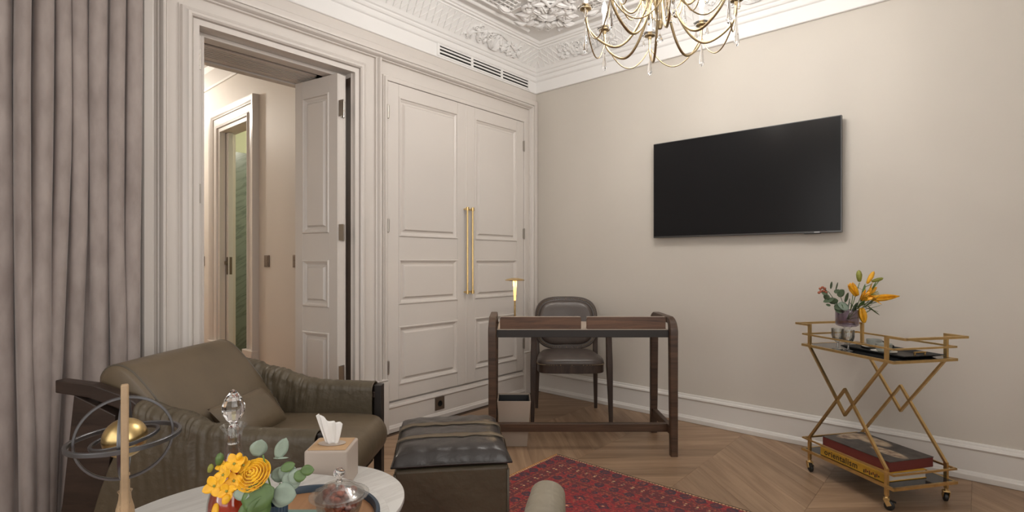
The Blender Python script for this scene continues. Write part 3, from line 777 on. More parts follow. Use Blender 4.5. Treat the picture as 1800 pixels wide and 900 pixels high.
MB().beam((-HWX+.014, -.125, .140), (HWX-.014, -.125, .140), .036, .050).build('long_stretcher', 'walnut', dk, bevel=.003)
MB().box((-.512, -.205, .697), (.512, .205, .742)).build('desk_top', 'dark_frame', dk, bevel=.002)
MB().box((-.506, -.206, .742), (.506, .20, .7465)).build('writing_surface', 'bin_hide', dk)
for x0, x1 in ((-.495, -.006), (.021, .497)):
    pl = [(x0+.004, .7468), (x1-.002, .7468), (x1-.002, .812), (x1-.008, .818), (x0+.012, .818), (x0+.004, .810)]
    MB().prism(pl, -.203, -.182).build('gallery_board', 'walnut_board', dk, bevel=.003)
    MB().prism([(x0+.004, .8185), (x1-.006, .8185), (x1-.006, .8205), (x0+.008, .8205)], -.2025, -.1825).build('board_edging', 'bin_hide', dk)

# ------------------------------------------------------------------ desk chair (faces the camera side, behind the desk)
ch = thing('desk_chair', 'dark wooden armchair with studded brown leather seat and oval back behind the desk', 'chair', (.679, -.4458, .0008), TH)
def taper_leg(p, q, r0, r1, name='leg'):
    n = 7; pts = [tuple(p[i]+(q[i]-p[i])*k/n for i in range(3)) for k in range(n+1)]
    return MB().tube(pts, [r0+(r1-r0)*k/n for k in range(n+1)], sec=SQ).build(name, 'dark_walnut', ch, smooth=30)
for sx in (-1, 1):
    taper_leg((sx*.280, -.20, 0), (sx*.272, -.185, .40), .0125, .0215)
    taper_leg((sx*.272, -.185, .40), (sx*.268, -.175, .640), .0215, .019, 'arm_post')
    taper_leg((sx*.232, .185, 0), (sx*.225, .165, .40), .0115, .018)
    taper_leg((sx*.225, .165, .40), (sx*.235, .215, .70), .018, .015, 'back_post')
    pts = [(sx*(.268-.03*(k/8)**2), -.20+.40*k/8, .648+.012*math.sin(PI*k/8)) for k in range(9)]
    MB().tube(pts, .020, sec=[(a*.7, c*1.1) for a, c in SQ]).build('armrest', 'dark_walnut', ch, smooth=30)
def seat_outline(n=48, g=0):
    pts = []
    for k in range(n):
        a = 2*PI*k/n; c, s = math.cos(a), math.sin(a); e = .42
        x = math.copysign(abs(c)**e, c)*(.252+g); y = math.copysign(abs(s)**e, s)*(.215+g)
        x *= 1-.16*(y+.215)/.43
        pts.append((x, y-.005))
    return pts
so_ = seat_outline()
b = MB(); n = len(so_)
b.add([(x, y, .352) for x, y in so_]+[(x, y, .408) for x, y in so_], [tuple(range(n))[::-1], tuple(range(n, 2*n))]+[(i, (i+1) % n, n+(i+1) % n, n+i) for i in range(n)])
b.build('seat_apron', 'dark_walnut', ch, bevel=.004)
vs = []; rings = [(1.0, .408), (1.012, .418), (1.005, .432), (.97, .448), (.86, .466), (.65, .476), (.35, .481), (.02, .482)]
for sc_, z in rings: vs += [(x*sc_, y*sc_, z) for x, y in so_]
fs = [(j*n+i, j*n+(i+1) % n, (j+1)*n+(i+1) % n, (j+1)*n+i) for j in range(len(rings)-1) for i in range(n)]+[tuple(range((len(rings)-1)*n, len(rings)*n))]
MB().add(vs, fs).build('seat', 'brown_leather', ch, smooth=True)
def nails(pts, r, parent, nm, normal=(0, -1, 0)):
    b = MB()
    for p in pts: b.ball(p, r, 6, 4)
    o = b.build(nm, 'nail_brass', parent, smooth=True); o['kind'] = 'stuff'
sp_ = seat_outline(96, .0015)
nails([(x, y, .413) for x, y in sp_ if y < .12], .0042, ch, 'nail_trim')
def oval(k, n, w_, h_, e=.62):
    a = 2*PI*k/n; c, s = math.cos(a), math.sin(a)
    return math.copysign(abs(c)**e, c)*w_, math.copysign(abs(s)**e, s)*h_
BT = R_(-9); BC = Vector((0, .232, .662)); BM = Matrix.Translation(BC) @ Matrix.Rotation(BT, 4, 'X')
def disc(w_, h_, prof, n=56):   # prof = [(scale, y)]
    vs = []; fs = []
    for s_, y_ in prof:
        for k in range(n):
            x, z = oval(k, n, w_, h_); cv = .045*(x/.24)**2     # wraps round the sitter
            vs.append((x*s_, y_-cv*s_*s_, z*s_))
    m = len(prof)
    for j in range(m-1):
        for k in range(n): fs.append((j*n+k, j*n+(k+1) % n, (j+1)*n+(k+1) % n, (j+1)*n+k))
    fs += [tuple(range(n))[::-1], tuple(range((m-1)*n, m*n))]
    return MB().add(vs, fs).xf(BM)
disc(.245, .208, [(.90, .020), (1.0, .014), (1.0, -.014), (.97, -.020), (.9, -.018)]).build('back_frame', 'brown_leather', ch, smooth=40)
disc(.212, .176, [(1.0, -.015), (1.0, -.024), (.96, -.034), (.85, -.042), (.6, -.047), (.3, -.048), (.02, -.048)]).build('backrest', 'brown_leather', ch, smooth=True)
npt = []
for k in range(92):
    x, z = oval(k, 92, .226, .190); npt.append(BM @ Vector((x, -.0225-.045*(x/.24)**2, z)))
nails(npt, .0042, ch, 'nail_trim')

# ------------------------------------------------------------------ waste bin
def open_box(w0, w1, h_, t):
    b = MB()
    def ring(wd, z): return [(-wd/2, -wd/2, z), (wd/2, -wd/2, z), (wd/2, wd/2, z), (-wd/2, wd/2, z)]
    vs = ring(w0, 0)+ring(w1, h_)+ring(w1-2*t, h_)+ring(w0-2*t, t)
    fs = [(3, 2, 1, 0), (12, 13, 14, 15)]+[(k+i, k+(i+1) % 4, k+4+(i+1) % 4, k+4+i) for k in (0, 4, 8) for i in range(4)]
    return b.add(vs, fs)
bn = thing('waste_bin', 'square tapered beige leather waste bin with black lining under the desk', 'bin', (.7693, -1.1725, .0008), TH)
open_box(.162, .208, .287, .006).build('bin_body', 'bin_hide', bn, bevel=.002)
open_box(.148, .194, .270, .003).build('lining', 'black', bn, loc=(0, 0, .0065))

# ------------------------------------------------------------------ cordless lamp on the desk
lp = thing('table_lamp', 'slim brass cordless table lamp with a flat disc shade on the desk', 'lamp', (.7374, -1.1272, .7473), TH)
MB().lathe([(.0, 0), (.052, 0), (.052, .006), (.046, .010), (.010, .013), (.0, .013)], 28).build('lamp_base', 'brass', lp, smooth=40)
MB().lathe([(.006, .012), (.006, .149), (.0062, .151)], 14).build('stem', 'brass', lp, smooth=40)
MB().lathe([(.0068, .150), (.0085, .200), (.0115, .262), (.0125, .278), (.0, .279)], 18).build('light_cone', 'lamp_glow', lp, smooth=40)
MB().lathe([(.0, .284), (.040, .281), (.062, .279), (.064, .283), (.050, .290), (.020, .296), (.0, .297)], 32).build('lamp_shade', 'brass', lp, smooth=50)
point_light('lamp_light', (.03, 0, .255), .35, (1, .72, .42), .012, lp)
point_light('lamp_light', (-.03, -.02, .255), .35, (1, .72, .42), .012, lp)

# ------------------------------------------------------------------ bar cart
A2 = Vector((.375, -.269)); B2 = Vector((.19, .292)); LA, LB = A2.length, B2.length
ct = thing('bar_cart', 'gold metal bar cart on casters with zigzag sides and dark glass shelves', 'cart', (2.5805, -.4425, .0008), math.atan2(A2.y, A2.x))
hx, hy = LA/2, LB/2
bw = .0125
for sx in (-1, 1):
    for sy in (-1, 1):
        x, y = sx*hx, sy*hy
        MB().beam((x, y, .683), (x, y, .805), bw, bw*1.25).build('post', 'gold_paint', ct)
        MB().beam((x, y, .066), (x, y, .190), bw, bw*1.25).build('post', 'gold_paint', ct)
        cs = MB().lathe([(.011, .050), (.011, .056), (.0075, .058), (.0075, .068)], 12)
        cs.beam((-.006, -.012, .055), (.010, -.012, .022), .004, .020).beam((-.006, .012, .055), (.010, .012, .022), .004, .020).box((-.012, -.014, .048), (.012, .014, .054))
        M = Matrix.Translation((x, y, 0)) @ Matrix.Rotation(1.1+sx*.5+sy*.9, 4, 'Z')
        c = cs.xf(M).build('caster', 'gold_paint', ct, bevel=.001)
        wl = MB().lathe([(.0, -.009), (.017, -.009), (.021, -.006), (.0215, 0), (.021, .006), (.017, .009), (.0, .009)], 20).xf(M @ Matrix.Translation((.010, 0, .0218)) @ Matrix.Rotation(PI/2, 4, 'X'))
        wl.build('wheel', 'black', c, smooth=40)
        MB().beam((.006, 0, .046), (.036, 0, .040), .014, .004).xf(M).build('brake', 'black', c)
def frame(name, z, ext, th_, closed=True):
    X, Y = hx+ext, hy+.006
    b = MB()
    if closed:
        for sy in (-1, 1): b.beam((-X, sy*Y, z), (X, sy*Y, z), th_, th_, e0=th_/2, e1=th_/2)
        for sx in (-1, 1): b.beam((sx*X, -Y, z), (sx*X, Y, z), th_, th_)
        return b.build(name, 'gold_paint', ct)
    for sx in (-1, 1):
        b = MB()
        for sy in (-1, 1): b.beam((sx*hx, sy*hy, z), (sx*X, sy*hy, z), th_, th_*.9, e0=.006, e1=th_/2)
        b.beam((sx*X, -hy, z), (sx*X, hy, z), th_, th_*.9)
        b.build(name, 'gold_paint', ct)
frame('handle_rail', .800, .092, .0125, False)
frame('guard_rail', .747, .040, .0085)
frame('shelf_frame', .687, .040, .0125)
frame('guard_rail', .172, .040, .0085)
frame('shelf_frame', .108, .040, .0125)
MB().box((-hx-.036, -hy-.002, .6875), (hx+.036, hy+.002, .6925)).build('shelf', 'smoked_glass', ct)
MB().box((-hx-.036, -hy-.002, .1085), (hx+.036, hy+.002, .1135)).build('shelf', 'smoked_glass', ct)
ZT, ZB = .683, .186
for sy in (-1, 1):
    y = sy*(hy); 
    ym = .347
    for (p0, p1, p2) in (((-hx, ZT), (0, .372), (hx, ZT)), ((-hx, ZB), (0, .502), (hx, ZB))):
        dy = .000 if p0[1] == ZT else -.0
        for q0, q1 in ((p0, p1), (p1, p2)):
            MB().beam((q0[0], y+dy, q0[1]), (q1[0], y+dy, q1[1]), bw*.85, bw*1.1, up=(0, 1, 0), e0=.004, e1=.004).build('zigzag_strut', 'gold_paint', ct)
CTM = Matrix.Translation(ct.location) @ Matrix.Rotation(ct.rotation_euler.z, 4, 'Z')
def on_cart(x, y, z):
    p = CTM @ Vector((x, y, z)); return (p.x, p.y, p.z)
CR = ct.rotation_euler.z

# books on the lower shelf
bk1 = thing('book', 'thick yellow spined book with black lettering, lower of the two on the cart', 'book', on_cart(.022, -.040, .1143), CR)
def book(root, L_, W_, T_, cov, pages, spine):
    MB().box((-L_/2, -W_/2, 0), (L_/2, W_/2, .003)).build('back_cover', cov, root, bevel=.001)
    MB().box((-L_/2, -W_/2, T_-.003), (L_/2, W_/2, T_)).build('front_cover', cov, root, bevel=.001)
    MB().box((-L_/2+.004, -W_/2+.004, .003), (L_/2-.004, W_/2-.003, T_-.003)).build('pages', pages, root)
    if spine: MB().box((-L_/2, -W_/2-.001, 0), (L_/2, -W_/2+.004, T_)).build('spine', spine, root, bevel=.0015)
book(bk1, .375, .250, .040, 'spine_yellow', 'saucer_white', 'spine_yellow')
def lettering(txt, size, mat, parent, loc, rot, name='lettering', sp=1.0):
    cu = bpy.data.curves.new(name, 'FONT'); cu.body = txt; cu.size = size; cu.extrude = .0004; cu.space_character = sp; cu.offset = .0005
    t = bpy.data.objects.new(name, cu); COL.objects.link(t)
    dg = bpy.context.evaluated_depsgraph_get(); me = bpy.data.meshes.new_from_object(t.evaluated_get(dg))
    COL.objects.unlink(t); bpy.data.objects.remove(t)
    o = bpy.data.objects.new(name, me); COL.objects.link(o); me.materials.clear(); me.materials.append(MATS[mat])
    o.parent = parent; o.location = loc; o.rotation_euler = rot
    return o
MB().box((-.168, -.1265, .004), (.060, -.1258, .036)).build('title_panel', 'spine_yellow', bk1)
lettering('orientalism', .041, 'print_black', bk1, (-.160, -.1268, .0105), (PI/2, 0, 0), sp=1.10)
for i in range(9):
    MB().box((.078+i*.010, -.1266, .006+.004*(i % 3)), (.084+i*.010, -.1262, .022+.005*(i % 2))).build('spine_ornament', 'page_red' if i % 2 else 'print_black', bk1)
bk2 = thing('book', 'large dark red edged art book with a painted figure cover, upper one on the cart', 'book', on_cart(.004, .006, .1546), CR+R_(2))
MB().box((-.192, -.134, 0), (.192, .134, .046)).build('pages', 'page_red', bk2, bevel=.0015)
MB().box((-.194, -.136, .046), (.194, .136, .0495)).build('front_cover', 'book_cover', bk2, bevel=.001)

# serving tray, cups, goblets
ty = thing('serving_tray', 'low black serving tray with flared corners on the cart', 'tray', on_cart(.070, .013, .6930), CR)
b = MB(); 
b.add([(-.145, -.10, .002), (.145, -.10, .002), (.145, .10, .002), (-.145, .10, .002), (-.170, -.112, .016), (.188, -.116, .018), (.188, .115, .018), (-.170, .112, .016),
       (-.145, -.10, 0), (.145, -.10, 0), (.145, .10, 0), (-.145, .10, 0), (-.172, -.114, .013), (.190, -.118, .015), (.190, .117, .015), (-.172, .114, .013)],
      [(0, 1, 2, 3)]+[(i, (i+1) % 4, 4+(i+1) % 4, 4+i) for i in range(4)]+[(11, 10, 9, 8)]+[(8+i, 12+i, 12+(i+1) % 4, 8+(i+1) % 4) for i in range(4)]+[(4+i, 4+(i+1) % 4, 12+(i+1) % 4, 12+i) for i in range(4)])
b.build('tray_body', 'black', ty)
hb = MB()
for q in (-.03, .03): hb.tube([(.165, q, .008), (.165, q, .028)], .004, 8)
hb.tube([(.165, -.034, .028), (.165, .034, .028)], .004, 8); hb.build('tray_handle', 'brass', ty, smooth=40)
def cup(label, x, y, rz):
    c = thing('cup', label, 'cup', on_cart(x, y, .6955), rz, 'cups on the serving tray')
    MB().lathe([(.0, .0), (.034, 0), (.052, .006), (.056, .010), (.050, .009), (.030, .005), (.0, .005)], 28).build('saucer', 'saucer_white', c, smooth=50)
    MB().lathe([(.0, .006), (.022, .006), (.031, .012), (.034, .024), (.036, .046), (.0345, .047), (.032, .026), (.029, .014), (.0, .010)], 28).build('cup_body', 'cup_glaze', c, smooth=60)
    MB().tube([(.034+.020*math.sin(PI*k/8), 0, .020+.020*k/8) for k in range(9)], .0035, 8).build('handle', 'black', c, smooth=True)
cup('grey stoneware cup on the tray, the one next to the goblets', -.040, .050, TH+.1)
cup('grey stoneware cup on the tray, the one nearer the cart handle', .085, -.028, TH+.1)
def goblet(label, x, y):
    g = thing('goblet', label, 'glass', on_cart(x, y, .6930), .3, 'crystal liqueur goblets')
    MB().lathe([(.0, .0), (.026, .0), (.026, .002), (.008, .006), (.0045, .014), (.0045, .036), (.0, .037)], 20).build('foot', 'goblet_glass', g, smooth=50)
    MB().lathe([(.0, .034), (.008, .036), (.022, .052), (.027, .072), (.028, .106), (.0265, .106), (.0255, .073), (.020, .054), (.0, .044)], 36, flute=.05, nf=12).build('bowl', 'goblet_glass', g, smooth=60)
goblet('cut crystal goblet on the cart, the one standing nearer the cart end', -.080, -.140)
goblet('cut crystal goblet on the cart, the one nearer the serving tray', -.014, -.140)

# ------------------------------------------------------------------ leather lounge armchair
def smooth_closed(pts, n=4):
    """Catmull-Rom through a closed 2-D outline"""
    out = []; m = len(pts)
    for i in range(m):
        p0, p1, p2, p3 = (Vector(pts[(i+k-1) % m]) for k in range(4))
        for k in range(n):
            t = k/n; out.append(tuple(.5*((2*p1)+(p2-p0)*t+(2*p0-5*p1+4*p2-p3)*t*t+(3*p1-p0-3*p2+p3)*t**3)))
    return out
def pad(outline, hw, edge=.02, ny=17, crown=0.0, wob=0.0, taper=None):
    """cushion: (x, z) outline extruded across y with softened ends; crown swells the middle"""
    pts = smooth_closed(outline, 4); n = len(pts)
    cx = sum(p[0] for p in pts)/n; cz = sum(p[1] for p in pts)/n
    st = [(-hw, .86), (-hw+edge*.25, .95), (-hw+edge, 1.0)]
    for k in range(1, ny): st.append((-hw+edge+(2*hw-2*edge)*k/ny, 1.0))
    st += [(hw-edge, 1.0), (hw-edge*.25, .95), (hw, .86)]
    vs = []; fs = []
    for y, s_ in st:
        c = 1+crown*(1-(y/hw)**2)
        for x, z in pts:
            px = cx+(x-cx)*s_*c; pz = cz+(z-cz)*s_*c
            if wob: px += wob*noise.noise(Vector((x*6, y*6, z*6)))
            vs.append((px, y*(taper(pz) if taper else 1), pz))
    m = len(st)
    for j in range(m-1):
        for k in range(n): fs.append((j*n+k, j*n+(k+1) % n, (j+1)*n+(k+1) % n, (j+1)*n+k))
    fs += [tuple(range(n))[::-1], tuple(range((m-1)*n, m*n))]
    return MB().add(vs, fs)
ARM_TOP = [(-.47, .705), (-.42, .705), (-.30, .660), (-.12, .615), (.02, .572), (.12, .563), (.40, .560)]
def arm_band(side, hx_=.352):
    """leather sling thrown over the side rail: rises to the back, gathered in folds"""
    nx = 190; ns = 52; vs = []; fs = []
    y0 = side*.362
    for i in range(nx+1):
        for k in range(ns):
            t = k/(ns-1)
            lx = -.44 if (side > 0 or t < .36) else (-.44+.19*min(1, (t-.36)/.08) if t < .60 else -.25-.17*((t-.60)/.40)**.8)
            x = lx+(hx_-lx)*i/nx; zt = lerp_tab(ARM_TOP, x)
            zi = max(.385, zt-.20); zo = .17
            g = math.exp(-((x+.12)/.20)**2)                 # folds gather on the slope of the arm
            # section from the inner hem over the top to the outer hem
            if t < .36: u = t/.36; y = -.040-.004*math.sin(PI*u); z = zi+(zt-.032-zi)*u; dep = 1-u
            elif t < .58: a = PI*(t-.36)/.22; y = -.040*math.cos(a); z = zt-.032+.032*math.sin(a); dep = 0
            else: u = (t-.58)/.42; y = .040+.012*math.sin(PI*u*.8); z = zt-.032-(zt-.032-zo)*u; dep = u
            top = max(0, 1-1.6*dep)
            sx_ = x+.05*dep*math.sin(4*x+side)+.010*noise.noise(Vector((x*9, z*7, side*4.0)))
            n1 = noise.noise(Vector((sx_*34, dep*1.6, side*3.3))); n2 = noise.noise(Vector((sx_*75, dep*2.4, side*7.1+2)))
            f = 1-2.6*abs(n1); f2 = 1-2.4*abs(n2)
            am = (.0105*g+.0016)*(.36+.64*top)
            dy = (f*am+f2*am*.38)*(1 if t > .47 else -1)*.8
            dz = (f*am*.40) if .30 < t < .64 else 0
            dy += .006*noise.noise(Vector((x*4, z*4, side*3)))*(1 if t > .5 else -1)
            vs.append((x, y0+side*(y+dy), z+dz))
    # end caps of the sling close on itself
    for i in range(nx):
        for k in range(ns-1): fs.append((i*ns+k, i*ns+k+1, (i+1)*ns+k+1, (i+1)*ns+k))
    return MB().add(vs, fs)
def make_armchair(label, mat, mat2):
    r = thing('lounge_armchair', label, 'armchair', (.718, -2.715, .0008), R_(37))
    seat = [(-.20, .255), (.30, .235), (.40, .262), (.435, .330), (.415, .395), (.350, .425), (.10, .425), (-.20, .410), (-.26, .33)]
    pad(seat, .318, .03, crown=.02).build('seat_cushion', mat, r, smooth=True)
    back = [(-.095, .415), (-.175, .560), (-.290, .700), (-.355, .756), (-.410, .766), (-.450, .740), (-.455, .690), (-.400, .56), (-.310, .40), (-.22, .34)]
    bk = pad(back, .330, .022, crown=.02).build('backrest', mat, r, smooth=True)
    pts = smooth_closed(back, 4)
    for sy in (-1, 1):
        cx = sum(p[0] for p in pts)/len(pts); cz = sum(p[1] for p in pts)/len(pts)
        MB().tube([(cx+(x-cx)*.985, sy*.312, cz+(z-cz)*.985) for x, z in pts], .0045, 6, closed=True).build('piping', 'piping', bk, smooth=True)
    for side in (-1, 1):
        fx_ = .352 if side > 0 else .400
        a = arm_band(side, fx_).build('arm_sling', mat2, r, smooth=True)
        md = a.modifiers.new('thick', 'SOLIDIFY'); md.thickness = .006; md.offset = 1
        # double seam across the sling
        sm = MB()
        for dx in (0, .016):
            x = .035+dx; zt = lerp_tab(ARM_TOP, x)
            sm.tube([(x, side*(.362-.0465), max(.39, zt-.19)), (x-.004, side*(.362-.047), zt-.06), (x-.006, side*(.362-.036), zt-.010), (x-.006, side*.362, zt+.003), (x-.006, side*(.362+.036), zt-.010), (x, side*(.362+.050), zt-.10), (x, side*(.362+.054), .26)], .0022, 5)
        sm.build('seam', 'piping', a, smooth=True)
        yy = side*.362
        MB().prism([(-.570, .676), (-.570, .722), (-.43, .708), (-.29, .664), (-.20, .600), (-.10, .560), (.06, .520), (.36, .520), (.36, .490), (.04, .490), (-.12, .530), (-.22, .565), (-.31, .618), (-.44, .660)], yy-.022, yy+.022).build('side_rail', 'ebony_wood', r, bevel=.004)
        MB().prism([(-.500, .670), (-.340, .600), (-.385, .28), (-.445, .0), (-.600, .0), (-.545, .28)], yy-.020, yy+.020).build('leg', 'ebony_wood', r, bevel=.004)
        MB().prism([(fx_, .552), (fx_+.038, .552), (fx_+.038, .009 if side < 0 else 0), (fx_, .009 if side < 0 else 0)], yy-.020, yy+.026).build('leg', 'dark_frame', r, bevel=.003)
    MB().box((-.40, -.36, .20), (-.34, .36, .25)).box((.30, -.36, .18), (.345, .36, .225)).build('cross_rail', 'ebony_wood', r, bevel=.003)
    return r
ac = make_armchair('olive brown leather lounge armchair with draped arms beside the curtain', 'olive_leather', 'olive_leather_side')
ac2 = copy_tree(ac)
fwd = R_(123.0); tipx, tipy = 2.137, -2.602; tl = .352*1.14
ac2.location = (tipx-(tl*math.cos(fwd)-.362*math.sin(fwd)), tipy-(tl*math.sin(fwd)+.362*math.cos(fwd)), FZ); ac2.rotation_euler = (0, 0, fwd)
ac2.name = 'lounge_sofa'; ac2['category'] = 'sofa'
ac2['label'] = 'nearest leather sofa, only its sand coloured arm end shows above the rug'
swap = {'olive_leather': 'sand_leather', 'olive_leather_side': 'sand_leather'}
def recolour(o):
    if o.type == 'MESH' and o.data.materials and o.data.materials[0].name in swap:
        o.data = o.data.copy(); o.data.materials[0] = MATS[swap[o.data.materials[0].name]]
    for c in o.children: recolour(c)
recolour(ac2)
for c in ac2.children:
    if c.name.startswith('arm_sling'): c.scale = (1.14, 1, 1)
    ym = sum(v.co.y for v in c.data.vertices)/len(c.data.vertices)      # the sofa is wider: spread its far side
    if ym < -.2: c.location.y = -.62
    elif ym < .2: c.location.y = -.31; c.scale = (1, 1.94, 1)

# small leather pillow leaning in the far corner of the seat
def pillow(w_, h_, t_, n=22):
    vs = []; fs = []
    for sgn in (1, -1):
        k0 = len(vs)
        for j in range(n+1):
            for i in range(n+1):
                u, v = i/n*2-1, j/n*2-1
                th = max(0, (1-abs(u)**2.6)*(1-abs(v)**2.6))**.5
                x = u*w_/2*(1-.06*(1-v*v)*abs(u)); y = v*h_/2*(1-.06*(1-u*u)*abs(v))
                vs.append((x, y, sgn*t_/2*th))
        for j in range(n):
            for i in range(n): fs.append((k0+j*(n+1)+i, k0+j*(n+1)+i+1, k0+(j+1)*(n+1)+i+1, k0+(j+1)*(n+1)+i))
    return MB().add(vs, fs)
AM = Matrix.Translation(ac.location) @ Matrix.Rotation(R_(37), 4, 'Z')
po = pillow(.38, .20, .11).build('pillow', 'olive_leather', None, smooth=True)
po.matrix_world = AM @ Matrix.Translation((-.075, .020, .492)) @ Matrix.Rotation(R_(48), 4, 'Y') @ Matrix.Rotation(R_(90), 4, 'Z') @ Matrix.Rotation(R_(0), 4, 'X')
tag(po, 'small olive leather pillow leaning on the armchair backrest', 'pillow')

# ------------------------------------------------------------------ ottoman
ot = thing('ottoman', 'boxy olive leather ottoman with a strapped black leather cushion', 'ottoman', (1.3315, -2.2164, FZ), TH+R_(8))
OW, OD = .214, .230
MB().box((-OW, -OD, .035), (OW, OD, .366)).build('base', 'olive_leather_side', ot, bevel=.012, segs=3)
b = MB()
for sx in (-1, 1):
    b.tube([(sx*(OW-.004), -OD-.001, .05), (sx*(OW-.004), -OD-.001, .35)], .004, 6)
    b.tube([(sx*OW, -OD+.012, .05), (sx*OW, -OD+.012, .35)], .0035, 6)
b.build('corner_piping', 'piping', ot, smooth=True)
for sx in (-1, 1):
    for sy in (-1, 1): MB().box((sx*.17-.018, sy*.19-.018, 0), (sx*.17+.018, sy*.19+.018, .036)).build('foot', 'dark_frame', ot)
def cush(hw, hd, z0, z1, zs):
    n = 40; vs = []; fs = []
    def top(u, v):
        q = max(0, (1-abs(u)**6)*(1-abs(v)**6))**.34
        d = .009*(math.exp(-((v-.24)/.07)**2)+math.exp(-((v+.40)/.07)**2))*q
        return zs+(z1-zs)*q-d+.004*noise.noise(Vector((u*5, v*5, 3)))*q+.003*math.sin(18*u)*(abs(v)**6)*q*2
    for lay in (0, 1):
        k0 = len(vs)
        for j in range(n+1):
            for i in range(n+1):
                u, v = i/n*2-1, j/n*2-1
                s_ = 1-.035*(u*u*v*v*0+(1-abs(v))*.0)
                x = u*hw*(1-.03*(1-v*v)); y = v*hd*(1-.03*(1-u*u))
                q = max(0, (1-abs(u)**3)*(1-abs(v)**3))**.5
                z = top(u, v) if lay == 0 else zs-(zs-z0)*q
                vs.append((x, y, z))
        for j in range(n):
            for i in range(n): fs.append((k0+j*(n+1)+i, k0+j*(n+1)+i+1, k0+(j+1)*(n+1)+i+1, k0+(j+1)*(n+1)+i))
    return MB().add(vs, fs), top
cm, ctop = cush(.222, .240, .357, .446, .382)
cu_ = cm.build('cushion', 'black_leather', ot, smooth=True)
pp = []
for k in range(64):
    a = 2*PI*k/64; c, s = math.cos(a), math.sin(a); m = max(abs(c), abs(s)); u, v = c/m, s/m
    pp.append((u*.223*(1-.03*(1-v*v)), v*.241*(1-.03*(1-u*u)), .382))
MB().tube(pp, .0045, 6, closed=True).build('piping', 'black_leather', cu_, smooth=True)
for v0 in (.24, -.40):
    def strap(u, w_):
        uu = -1+2*u; vv = v0+(w_-.5)*.135
        x = max(-1, min(1, uu*1.0)); z = ctop(x*.985, vv)+.004
        if abs(uu) > .985: z = .372
        return (x*.2275*(1-.03*(1-vv*vv)), vv*.240, z)
    st = MB().grid(strap, 41, 4).build('strap', 'olive_leather', ot, smooth=True)
    md = st.modifiers.new('thick', 'SOLIDIFY'); md.thickness = .003; md.offset = 1

# ------------------------------------------------------------------ nested round tables
def round_table(label, c, z, r, angs):
    t = thing('side_table', label, 'table', (c[0], c[1], FZ))
    zz = z-FZ
    MB().lathe([(.0, zz-.024), (r-.010, zz-.024), (r-.003, zz-.020), (r, zz-.012), (r-.001, zz-.003), (r-.005, zz), (.0, zz)], 96).build('table_top', 'table_stone', t, smooth=40)
    for a in map(R_, angs):
        MB().tube([(.86*r*math.cos(a), .86*r*math.sin(a), .004), (.62*r*math.cos(a), .62*r*math.sin(a), zz-.024)], [.012, .017], 12).build('leg', 'ebony_wood', t, smooth=40)
    MB().tube([(.60*r*math.cos(2*PI*k/36), .60*r*math.sin(2*PI*k/36), zz-.034) for k in range(36)], .010, 8, closed=True).build('apron_ring', 'ebony_wood', t, smooth=True)
round_table('higher round side table with a pale stone top carrying the blue rimmed tray', (1.7126, -3.212), .530, .3415, (303, 228, 18))
round_table('lower round side table with a pale stone top carrying the tissue box', (1.5537, -2.9681), .470, .276, (30, 123, 215))

def W(D, l): return (CAM[0]-math.sin(TH)*D+math.cos(TH)*l, CAM[1]+math.cos(TH)*D+math.sin(TH)*l)
# tissue box
tb = thing('tissue_box', 'beige leather cube tissue box with a tan lid and a pulled-up tissue', 'tissue box', (*W(1.633, -.555), .4703), TH+R_(1))
MB().box((-.064, -.062, 0), (.064, .062, .116)).build('box', 'tissue_hide', tb, bevel=.006, segs=3)
MB().box((-.056, -.055, .116), (.056, .055, .1178)).build('lid', 'tissue_lid', tb, bevel=.004)
MB().lathe([(.040, .0), (.042, .002), (.030, .0025), (.0, .0012)], 36).xf(Matrix.Translation((0, 0, .1180)) @ Matrix.Diagonal((1, .62, 1, 1))).build('opening_ring', 'tissue_hide', tb, smooth=50)
def tissue(u, v):
    x = (u-.5)*2*(.018+.026*v**.8)-.008*v
    y = (.004+.010*v)*math.sin(u*11+1.2)*(1-.3*v)+.006*math.sin(u*23)*v-.004
    z = .1185+v*(.094-.036*u+.007*math.sin(u*8.5)-.010*max(0, .25-u)*4)
    return (x, y, z)
ti = MB().grid(tissue, 46, 12).build('tissue', 'tissue_paper', tb, smooth=True)
md = ti.modifiers.new('thick', 'SOLIDIFY'); md.thickness = .0008

# round tray with marquetry floor
tr = thing('round_tray', 'round wooden tray with a dark blue rim on the side table', 'tray', (*W(1.2403, -.4957), .5303), TH)
MB().lathe([(.0, 0), (.176, 0), (.181, .003), (.181, .020), (.179, .0225), (.172, .0225), (.170, .020), (.169, .006), (.0, .0055)], 96).build('tray_rim', 'navy', tr, smooth=40)
MB().lathe([(.0, .0056), (.168, .0056), (.168, .0066), (.0, .0066)], 72).build('tray_floor', 'tray_wood', tr, smooth=40)
simple('inlay_teal', (.16, .28, .25), .4); simple('inlay_cream', (.48, .40, .31), .4)
MB().box((-.09, .052, .0066), (.07, .066, .0071)).build('inlay_band', 'inlay_teal', tr)
MB().prism([(-.02, .0066), (.045, .0066), (.045, .0072), (-.02, .0072)], -.06, .045).build('inlay_field', 'inlay_cream', tr)
TZ = .5303+.0074

